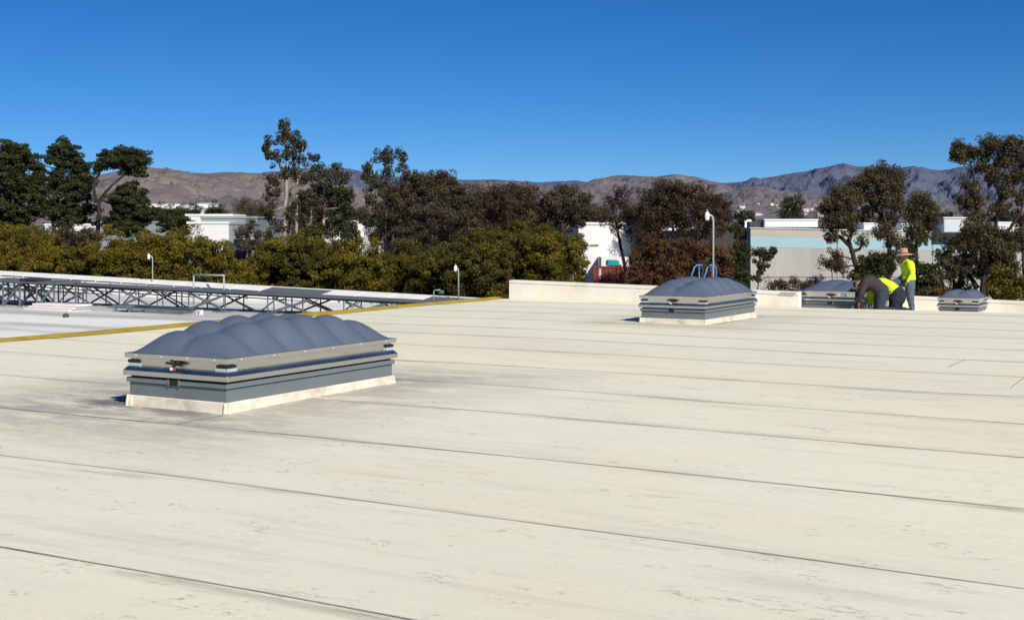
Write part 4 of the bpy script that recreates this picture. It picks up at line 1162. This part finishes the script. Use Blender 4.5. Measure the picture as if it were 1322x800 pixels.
tree('shrub', 'dry grass-like brush along the foot of the pale warehouse wall', 'shrub', 70, [(1030, base_y(70)), (1030, 385), (1030, 370)],
     [(1000, 368, 20, 8), (1030, 366, 24, 7), (1055, 364, 16, 7), (1022, 378, 40, 8)], 'red', 'bark_twig', .05, dens=.45, twigs=24)
tree('broadleaf_tree', 'dark tree in the shade at the left corner of the right warehouse', 'tree', 80, [(952, base_y(80)), (952, 350), (951, 310)],
     [(950, 300, 10, 12), (955, 320, 11, 14), (945, 340, 14, 16), (958, 350, 9, 18), (950, 370, 16, 12)], 'bush', r0=.15, dens=.8)

tree('broadleaf_tree', 'nearly leafless tree against the grey wall and windows of the office', 'tree', 98, [(318, base_y(98)), (318, 335), (322, 305), (326, 288)],
     [(312, 300, 9, 8), (326, 292, 9, 8), (334, 304, 8, 9), (320, 312, 10, 8), (308, 318, 8, 7), (330, 320, 8, 7)], 'brown', 'bark_twig', .12, dens=.22, twigs=34)
# second rank of trees filling the gaps in the centre
for px, yt, rx, Y, kd, lab in [
    (338, 268, 22, 140, 'brown', 'grey-brown tree at the left foot of the tallest eucalyptus'),
    (405, 262, 26, 142, 'brown', 'brown tree between the tallest eucalyptus and the dark full one'),
    (448, 276, 18, 138, 'euc', 'dull green tree in the gap right of the dark full eucalyptus'),
    (510, 262, 26, 140, 'brown', 'brown tree behind the umbrella-topped eucalyptus'),
    (615, 256, 28, 136, 'brown', 'olive-brown tree between the centre-left mass and the twiggy tree'),
    (700, 262, 28, 136, 'red', 'dark brown tree behind the grey-green sparse tree'),
    (775, 268, 16, 132, 'red', 'dark twiggy tree above the left half of the white warehouse'),
    (830, 262, 24, 118, 'red', 'brown twiggy tree between the forked tree and the big reddish tree'),
    (1060, 285, 14, 110, 'brown', 'small olive tree left of the leaning eucalyptus'),
]:
    rr = random.Random(int(px) + 5)
    bl = [(px + rr.uniform(-.6, .6) * rx, yt + rr.uniform(6, 22), rx * rr.uniform(.35, .55), rr.uniform(8, 13)) for _ in range(6)] + [(px, yt + 34, rx, 18), (px + rr.uniform(-5, 5), yt + 52, rx * .9, 14)]
    tree('broadleaf_tree', lab, 'tree', Y, [(px, base_y(Y)), (px + 3, yt + 60), (px, yt + 25)], bl, kd, 'bark_twig', .28, dens=.8, twigs=5)

# dark trees far off, before the hills
for px, yt, rx, Y, kd, lab in [
    (280, 262, 16, 260, 'pine', 'dark evergreen far behind the white office building'),
    (322, 256, 26, 240, 'red', 'purplish bare tree left of the tallest eucalyptus'),
    (250, 266, 22, 270, 'pine', 'low dark evergreen far left of the white office building'),
    (205, 265, 22, 265, 'pine', 'dark evergreen far behind, below the leftmost far warehouse'),
    (228, 266, 22, 262, 'pine', 'dark evergreen far behind, between two pale far warehouses'),
    (462, 268, 20, 230, 'brown', 'brown tree in the gap between the two eucalyptus groups'),
    (770, 262, 22, 230, 'brown', 'dim olive tree behind the white warehouse'),
    (820, 258, 22, 240, 'red', 'dim reddish tree far behind the forked dark tree'),
    (960, 272, 14, 300, 'far', 'small grey-green tree over the left end of the right warehouse'),
    (1100, 275, 30, 300, 'far', 'dim dark tree far behind the leaning eucalyptus'),
    (1212, 274, 24, 300, 'far', 'dim dark tree far behind the rooftop box at right'),
    (1300, 274, 30, 310, 'far', 'dim dark tree far behind the right-edge eucalyptus'),
]:
    rr = random.Random(int(px))
    bl = [(px, yt + 22, rx, 20)] + [(px + rr.uniform(-.6, .6) * rx, yt + rr.uniform(6, 16), rx * .4, 8) for _ in range(4)] + [(px, yt + 45, rx, 18)]
    tree('broadleaf_tree', lab, 'tree', Y, [(px, base_y(Y)), (px, yt + 40), (px, yt + 20)], bl, kd, r0=.3, dens=.9, twigs=2, leafscale=.9)

# ------------------------------------------------------------------ hills
def lerp_profile(prof, x):
    if x <= prof[0][0]: return prof[0][1]
    for (a, ya), (b, yb) in zip(prof[:-1], prof[1:]):
        if x <= b:
            t = (x - a) / (b - a); t = t * t * (3 - 2 * t) * .5 + t * .5
            return ya + (yb - ya) * t
    return prof[-1][1]

def hill_height(prof, Yf, Yr, seed, amp, X, Y):
    px = X / Y * F + 661
    hr = EYE + (300 - lerp_profile(prof, px)) / F * Yr - GROUND
    t = (Y - Yf) / (Yr - Yf)
    if t <= 0: return 0
    if t <= 1: p = t ** 1.15
    else: p = max(0, 1 - (t - 1) * 1.1)
    k = 1 / (Yr * .040)
    v = Vector((X * k, Y * k * .62, seed))
    w = mnoise.fractal(v * .6 + Vector((9, 3, 1)), 1.0, 2.1, 3)
    n = mnoise.ridged_multi_fractal(v + Vector((w * .7, w * .3, 0)), .75, 2.15, 7, 1.0, 2.0)
    n = (n - 1.0) * .45
    env = min(1, t * 2.2) * (1 if t < .74 else max(.11, 1 - (t - .74) * 4.0))
    return max(0, hr * p + hr * amp * n * env)

def hills(name, prof, Yf, Yr, seed, amp, m, nx=460, ny=90, x0=-250, x1=1560, back=1.28):
    vs = []
    for i in range(nx + 1):
        px = x0 + (x1 - x0) * i / nx
        for j in range(ny + 1):
            Y = Yf + (Yr * back - Yf) * j / ny
            X = (px - 661) / F * Y
            vs.append((X, Y, GROUND + hill_height(prof, Yf, Yr, seed, amp, X, Y) - .5))
    fs = [(i * (ny + 1) + j, (i + 1) * (ny + 1) + j, (i + 1) * (ny + 1) + j + 1, i * (ny + 1) + j + 1) for i in range(nx) for j in range(ny)]
    mb = MB(); mb.v = vs; mb.f = fs; mb.m = [0] * len(fs)
    return tag(mb.build(name, m, smooth=True), kind='structure')

def hill_mat(name, cols, sc, pale, palef):
    m, nt, b = new_mat(name)
    tc = N(nt, 'ShaderNodeTexCoord').outputs['Object']
    f = tex_noise(nt, tc, sc, 8, .65)
    c = ramp(nt, f, [(.32, cols[0]), (.5, cols[1]), (.68, cols[2])]).outputs['Color']
    f2 = tex_noise(nt, tc, sc * 4.5, 6, .7)
    c = mixc(nt, ramp(nt, f2, [(.45, g(0)), (.62, g(.55))]).outputs['Color'], c, cols[0])
    if palef:
        f3 = tex_noise(nt, scaled(nt, tc, (1, 1, 2.5)), sc * 2.1, 5, .6)
        c = mixc(nt, ramp(nt, f3, [(.60, g(0)), (.70, g(palef))]).outputs['Color'], c, pale)
    lk(nt, c, b.inputs['Base Color']); b.inputs['Roughness'].default_value = 1
    b.inputs['Specular IOR Level'].default_value = 0
    fb = tex_noise(nt, tc, sc * 2.4, 8, .62)
    bump(nt, b, fb, .75, .16 / sc)
    return m

FARP = [(-250, 232), (0, 236), (150, 236), (300, 232), (340, 222), (400, 216), (450, 219), (480, 226), (530, 230), (590, 233), (640, 233), (700, 236), (745, 233), (765, 237), (840, 240), (900, 235), (940, 236), (1000, 228), (1035, 222), (1060, 218), (1090, 212), (1115, 216), (1150, 219), (1178, 214), (1212, 221), (1255, 214), (1322, 206), (1400, 210), (1560, 225)]
LEFTP = [(-250, 235), (60, 236), (110, 228), (150, 221), (190, 216), (212, 218), (235, 222), (270, 224), (300, 222), (345, 223), (390, 229), (440, 238), (480, 246), (560, 256), (700, 275), (900, 296), (1560, 300)]
MIDP = [(-250, 299), (380, 285), (470, 262), (560, 244), (610, 236), (660, 234), (690, 240), (720, 243), (745, 240), (770, 231), (800, 227), (830, 226), (845, 228), (870, 225), (895, 228), (925, 236), (950, 244), (1000, 262), (1080, 282), (1200, 296), (1560, 300)]
RIGHTP = [(-250, 300), (780, 298), (860, 280), (900, 262), (930, 250), (960, 241), (985, 242), (1020, 248), (1060, 251), (1100, 252), (1160, 256), (1230, 262), (1322, 258), (1400, 255), (1560, 260)]
hm_far = hill_mat('far_mountain', ((.090, .112, .178), (.115, .134, .20), (.145, .155, .21)), .0011, (.13, .12, .14), .5)  # distance haze painted into the hill colours by lightening and bluing them
hm_left = hill_mat('hazy_brown_hill', ((.145, .128, .142), (.21, .182, .178), (.28, .238, .212)), .0045, (.34, .28, .21), .8)
hm_mid = hill_mat('hazy_grey_hill', ((.13, .125, .15), (.185, .168, .176), (.245, .212, .198)), .004, (.30, .25, .20), .7)
hm_right = hill_mat('hazy_tan_hill', ((.125, .124, .152), (.178, .162, .172), (.23, .20, .195)), .005, (.22, .19, .16), .6)
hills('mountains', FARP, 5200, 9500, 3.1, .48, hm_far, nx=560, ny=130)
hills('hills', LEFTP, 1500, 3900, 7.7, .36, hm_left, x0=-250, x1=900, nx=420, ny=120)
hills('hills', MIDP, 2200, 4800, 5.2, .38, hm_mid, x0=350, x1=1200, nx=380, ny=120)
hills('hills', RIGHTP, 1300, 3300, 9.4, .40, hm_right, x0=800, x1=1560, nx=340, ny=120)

# hillside houses, right
def house_proto():
    t = thing('hillside_house', 'tiny pale house on the brown hillside beyond the right warehouse', 'house', (0, 0, 0), 0, 'houses on the far hillside')
    MB().box(-6, 6, -5, 5, -3, 5.5).build('wall', M['roofwhite'], t)
    MB().add([(-6.6, -5.6, 5.5), (6.6, -5.6, 5.5), (6.6, 5.6, 5.5), (-6.6, 5.6, 5.5), (-6.6, 0, 8), (6.6, 0, 8)], [(0, 1, 5, 4), (2, 3, 4, 5), (0, 4, 3), (1, 2, 5), (0, 3, 2, 1)]).build('roof', M['rooftile'], t)
    return t
hp = None; rr = random.Random(12); cnt = 0
for _ in range(6000):
    px = rr.uniform(925, 1075); Y = rr.uniform(1500, 2700); X = (px - 661) / F * Y
    h = hill_height(RIGHTP, 1300, 3300, 9.4, .40, X, Y) + GROUND
    py = 300 - (h - EYE) / F * 0 - (h - EYE) / Y * F
    if 262 < py < 280:
        o = house_proto() if hp is None else copy_tree(hp)
        if hp is None: hp = o
        o.location = (X, Y, h - .5); o.rotation_euler.z = rr.uniform(-.5, .5)
        sc = rr.uniform(.4, .85); o.scale = (sc, sc, sc)
        cnt += 1
        if cnt >= 55: break

# long white warehouses at the foot of the left hill
for i, (px0, px1, yb, yt, Y, lab) in enumerate([(186, 232, 268, 263.5, 1750, 'long white warehouse at the foot of the left hill, leftmost'),
                                           (234, 252, 268, 264, 1780, 'white warehouse at the foot of the left hill, middle of three'),
                                           (255, 273, 269, 263, 1740, 'white warehouse at the foot of the left hill, rightmost of three')]):
    a, b = (px0 - 661) / F * Y, (px1 - 661) / F * Y
    z0 = GROUND + min(hill_height(LEFTP, 1500, 3900, 7.7, .36, x, Y) for x in (a, b)) - 3
    zt = EYE + (300 - yt) / F * Y
    t = thing('far_warehouse', lab, 'warehouse', ((a + b) / 2, Y, 0))
    w = (b - a) / 2
    MB().box(-w, w, 0, 40, z0, zt).build('wall', M['bwhite'], t)
    MB().box(-w - .5, w + .5, -.5, 40.5, zt + .02, zt + .6).build('roof', M['unit'], t)

# woodland at the foot of the hills: one mass far off
def woodland():
    n = 3200; lv = 26
    px = RNG.uniform(-200, 1550, n); Y = RNG.uniform(330, 900, n)
    X = (px - 661) / F * Y
    hgt = RNG.uniform(7, 15, n)
    cz = GROUND + hgt * (.35 + .65 * RNG.random(n))
    c = np.stack([X, Y, cz], 1)
    off = RNG.normal(size=(n, lv, 3)) * np.array([1.5, 1.5, 1.0])
    pos = (c[:, None] + off).reshape(-1, 3)
    t = np.clip(RNG.normal(.4, .25, (n, 1)) + RNG.normal(0, .12, (n, lv)), 0, 1).reshape(-1)
    h = np.clip(RNG.normal(.3, .3, (n, 1)) + RNG.normal(0, .1, (n, lv)), 0, 1).reshape(-1)
    o = leaf_object('woodland', pos, RNG.uniform(.7, 1.4, len(pos)), t, h, LM['far'], None, None, 0, .7)
    tag(o, kind='stuff'); tag(o, 'distant dark woodland between the buildings and the hills', 'woodland')
woodland()

# ------------------------------------------------------------------ buildings
def right_warehouse():
    Y = 88
    xa = (969 - 661) / F * Y; xb = xa + 34
    t = thing('warehouse', 'long pale grey warehouse with an aqua band behind the workers', 'warehouse', (xa, Y, GROUND))
    W_ = xb - xa; D = 30
    z = lambda y: EYE - (y - 300) / F * Y - GROUND
    sl = -.020
    def band(name, y0, y1, m, y_off, d=.0, x0=0.0, x1=None, bev=0):
        x1 = W_ if x1 is None else x1
        za, zb = z(y1), z(y0)
        MB().hexa([(x0, y_off, za + sl * x0), (x1, y_off, za + sl * x1), (x1, D, za + sl * x1), (x0, D, za + sl * x0),
                   (x0, y_off, zb + sl * x0), (x1, y_off, zb + sl * x1), (x1, D, zb + sl * x1), (x0, D, zb + sl * x0)]).build(name, m, t)
    za = z(319.2)
    MB().hexa([(0, 0, -.02), (W_, 0, -.02), (W_, D, -.02), (0, D, -.02), (0, 0, za), (W_, 0, za + sl * W_), (W_, D, za + sl * W_), (0, D, za)]).build('wall', M['bbeige'], t)
    band('aqua_band', 304.5, 319, M['aqua'], .0)
    band('upper_wall', 295, 304.4, M['bcap'], .0)
    band('coping', 293.6, 294.9, M['unit'], -.06, x0=-.05)
    # vertical joints and a reveal, cut as thin dark strips standing in the joints
    q = MB()
    for x in (5.9, 12.4, 18.9, 25.4):
        q.box(x - .03, x + .03, -.012, .02, .02, z(295) + sl * x)
    q.box(0, W_, -.01, .02, z(358.5), z(357))
    q.build('joint', mat('joint_dark', (.22, .20, .18), .9), t)
    # side wall on the left, its shade painted in as dark brown
    MB().box(-3.4, -.02, 1.6, D, -.02, z(297)).build('side_block', mat('shade_brown_wall', (.06, .05, .045), .9, 0, .2, 1), t)
    return t, z, xa, Y
wh, zf, XA, YW = right_warehouse()
def roof_unit(label, px0, px1, y0, y1, Y, dark=0):
    a, b = (px0 - 661) / F * Y, (px1 - 661) / F * Y
    z0, z1 = EYE - (y1 - 300) / F * Y, EYE - (y0 - 300) / F * Y
    t = thing('rooftop_unit', label, 'rooftop unit', ((a + b) / 2, Y, z0))
    w = (b - a) / 2; h = z1 - z0
    MB().box(-w, w, 0, 3, .01, h).build('casing', M['unit'], t, bevel=.04)
    q = MB().box(-w * .98, w * .98, -.02, .03, .01 + h * .05, h * .10); q.build('base_rail', M['galv'], t)
    q = MB().box(-w - .03, w + .03, -.06, 3.05, h + .003, h + .09); q.build('cap', M['bwhite'], t)
    if dark:
        MB().box(w + .02, w + .75, .3, 2.2, .01, h * .75).build('fan_box', M['rackdark'], t)
        MB().box(-w - .95, -w - .03, .4, 2.0, .01, h * .9).build('intake', M['rackdark'], t)
        MB().tube([(-w - 1.3, .3, .01), (-w - 1.3, .3, h * .8), (-w - 1.1, .3, h), (-w - .9, .3, h * .9)], .09, 8).build('pipe', M['camwhite'], t)
    return t
roof_unit('long white rooftop unit on the left end of the right warehouse', 987, 1056, 284.5, 293.8, 92, 1)
roof_unit('pale square screen box on the warehouse roof at right', 1218.5, 1246, 282, 301, 87)
roof_unit('white rooftop unit behind the middle eucalyptus crown', 1115, 1146, 289, 298, 100)
roof_unit('white rooftop unit behind the tree right of the standing man', 1164, 1186, 290, 298, 100)
roof_unit('low white rooftop unit at the right edge of the picture', 1288, 1345, 288, 300, 95)

def simple_building(name, label, blocks, cat='building'):
    """blocks: (px0, px1, ytop, Y, depth, material) boxes down to the ground"""
    px0, px1, yt, Y, d, m = blocks[0]
    bx = ((px0 + px1) / 2 - 661) / F * Y
    t = thing(name, label, cat, (bx, Y, GROUND))
    for i, (px0, px1, yt, Y2, d, m) in enumerate(blocks):
        a, b = (px0 - 661) / F * Y2 - bx, (px1 - 661) / F * Y2 - bx
        zt = EYE - (yt - 300) / F * Y2 - GROUND
        MB().box(a, b, Y2 - Y, Y2 - Y + d, -.02 - i * .003, zt).build('wall', m, t)
        MB().box(a - .08, b + .08, Y2 - Y - .08, Y2 - Y + d + .08, zt + .003, zt + .22).build('coping', m, t)
    return t, bx
def office():
    Y = 125
    t, bx = simple_building('office_building', 'white and grey office block between the olive trees at left',
        [(242, 295, 289, Y, 14, M['bwhite']), (259.5, 332, 282, Y + 3.1, 20, M['bgrey']), (240, 300, 279, Y + 8, 24, M['bwhite']), (295.3, 328, 289.8, Y + .2, 2.7, M['bgrey'])])
    def X(px, Y2=Y): return (px - 661) / F * Y2 - bx
    def Z(py, Y2=Y): return EYE - (py - 300) / F * Y2 - GROUND
    for a, b in ((302, 308.5), (310.5, 317), (319, 324.5)):
        w = MB().box(X(a), X(b), .10, .19, Z(316), Z(309)).build('window', M['glass'], t)
        MB().box(X(a) - .05, X(b) + .05, .06, .18, Z(309) + .005, Z(309) + .09).build('lintel', M['bwhite'], w)
    MB().box(X(298), X(326), -.5, .17, Z(323), Z(321.8)).build('canopy', M['bwhite'], t)
    MB().box(X(301), X(324), .1, .19, 0, Z(324)).build('entrance', M['glass'], t)
office()
def mid_warehouse():
    Y = 120
    t, bx = simple_building('warehouse', 'bright white warehouse seen between the trees in the centre',
        [(747, 900, 290, Y, 30, M['bwhite'])], 'warehouse')
    def X(px): return (px - 661) / F * Y - bx
    def Z(py): return EYE - (py - 300) / F * Y - GROUND
    MB().box(X(762), X(773), -.12, -.003, Z(317), Z(315.5)).build('sign_bar', M['bgrey'], t)
    MB().box(X(748), X(752), .5, 2, Z(290) + .23, Z(287.5)).build('roof_hatch', M['unit'], t)
    MB().box(X(761), X(766), .8, 2, Z(290) + .23, Z(286.5)).build('roof_hatch', M['unit'], t)
    MB().box(X(772), X(806), -4.5, -.1, -.02, Z(331)).build('annex', M['bwhite'], t)
    MB().box(X(783), X(797), -4.6, -4.505, 0, Z(340)).build('dock_opening', M['glass'], t)
mid_warehouse()
simple_building('warehouse', 'white building glimpsed behind the dark eucalyptus right of the tallest one', [(412, 470, 287, 152, 25, M['bwhite'])], 'warehouse')
simple_building('warehouse', 'grey building behind the pines at the far left', [(128, 215, 288, 150, 25, M['bgrey']), (58, 127, 291, 160, 20, M['bwhite'])], 'warehouse')
simple_building('shed', 'low white building seen through gaps in the olive trees', [(660, 758, 345, 92, 8, M['bwhite'])], 'shed')

# shipping container with stacked white characters, teal bundle on top
def container():
    Y = 90
    a, b = (768 - 661) / F * Y, (806 - 661) / F * Y
    z1 = EYE - (343.5 - 300) / F * Y
    t = thing('shipping_container', 'rust-red shipping container with white marks down its left side', 'container', (a, Y, GROUND))
    h = z1 - GROUND; W_ = 6.1
    # it stands on a second one, of which nothing shows above the parapet
    body = MB()
    n = 44
    for i in range(n):
        x0 = W_ * i / n; x1 = W_ * (i + 1) / n; y0 = 0 if i % 2 else .04
        body.box(x0, x1 - .0005, y0, 2.4, .12 + h - 2.7, h - .12)
    body.build('body', M['contred'], t)
    fr = MB()
    for x in (0, W_): fr.box(x - .05, x + .05, -.02, 2.42, h - 2.7, h)
    fr.box(.051, W_ - .051, -.02, .08, h - .119, h); fr.box(.051, W_ - .051, -.02, .08, h - 2.7, h - 2.581)
    fr.build('frame', M['contred'], t)
    # white characters, one below the other
    cx = .36
    glyph = MB()
    zz = h - .24; s = .082
    def seg(x0, x1, za, zb): glyph.box(cx + x0 * s, cx + x1 * s, -.03, -.021, zz + za * s, zz + zb * s)
    shapes = [ ([(-1, 1, .6, 1), (-.3, .3, -.6, .6), (-1, 1, -1, -.6)], .175),
               ([(-1, 1, .3, .9), (-.35, .35, -.7, .3), (-.8, .8, -1, -.7)], .175),
               ([(-1, 1, .6, 1), (-1, -.5, -1, .6), (.5, 1, -1, .6), (-.5, .5, -1, -.6)], .26),
               ([(-1, -.5, 0, 1), (-1, 1, -.3, 0), (.2, .7, -1, 1), (-.4, 1, -1.0, -.8)], .2) ]
    for sh, step in shapes:
        for q in sh: seg(*q)
        zz -= step
    glyph.build('marking', M['camwhite'], t)
    # lower container carrying it
    t2 = thing('shipping_container', 'second rust container under the one with white marks, mostly behind foliage', 'container', (a, Y, GROUND))
    body = MB()
    for i in range(n):
        x0 = W_ * i / n; x1 = W_ * (i + 1) / n; y0 = 0 if i % 2 else .04
        body.box(x0, x1 - .0005, y0, 2.4, .0, h - 2.71)
    body.build('body', M['contred'], t2)
    # teal bundle
    p = at(792, 343.5, Y)
    tb = MB(); w = 16 / F * Y / 2; hh = 7.6 / F * Y
    prof = [(-w, 0), (-w * .97, hh * .8), (-w * .8, hh), (w * .8, hh * .97), (w * .98, hh * .75), (w, 0)]
    vs = []
    for y in (0.1, 1.6):
        vs += [(x, y, z) for x, z in prof]
    k = len(prof)
    tb.add(vs, [tuple(range(k)), tuple(range(2 * k - 1, k - 1, -1))] + [(i, (i + 1) % k, k + (i + 1) % k, k + i) for i in range(k)])
    o = tb.build('tarp_bundle', M['teal'], loc=(p.x, Y, z1 + .003), bevel=.05)
    tag(o, 'teal covered bundle lying on top of the red container', 'bundle')
container()

# ------------------------------------------------------------------ light, sky, camera
SUN_EL = math.radians(36)
sh_ = Vector((.48, -.877, 0)).normalized()
sd_ = Vector((sh_.x * math.cos(SUN_EL), sh_.y * math.cos(SUN_EL), math.sin(SUN_EL)))
sun = bpy.data.lights.new('sun', 'SUN'); sun.energy = 5.0; sun.angle = math.radians(.53); sun.color = (1.0, .94, .84)
so = bpy.data.objects.new('sun', sun); C.objects.link(so)
so.rotation_euler = sd_.to_track_quat('Z', 'Y').to_euler(); so.location = (0, 0, 40)
w = bpy.data.worlds.new('World'); scene.world = w; w.use_nodes = True
nt = w.node_tree
bg = nt.nodes['Background']
sky = nt.nodes.new('ShaderNodeTexSky'); sky.sky_type = 'NISHITA'; sky.sun_disc = False
sky.sun_elevation = SUN_EL; sky.sun_rotation = math.atan2(sd_.x, sd_.y)
sky.altitude = 0; sky.air_density = .6; sky.dust_density = 0; sky.ozone_density = 10.0
hs = nt.nodes.new('ShaderNodeHueSaturation'); hs.inputs['Saturation'].default_value = 1.14
nt.links.new(sky.outputs[0], hs.inputs['Color'])
nt.links.new(hs.outputs[0], bg.inputs['Color']); bg.inputs['Strength'].default_value = .086

cam = bpy.data.cameras.new('camera'); co = bpy.data.objects.new('camera', cam); C.objects.link(co)
co.location = (0, 0, EYE); co.rotation_euler = (math.radians(90), 0, 0)
cam.sensor_width = 36; cam.lens = 36 * F / 1322
cam.shift_y = -100 / 1322
cam.clip_start = .05; cam.clip_end = 40000
scene.camera = co
scene.view_settings.view_transform = 'Standard'; scene.view_settings.look = 'None'
scene.view_settings.exposure = 0; scene.view_settings.gamma = 1
scene.cycles.max_bounces = 6
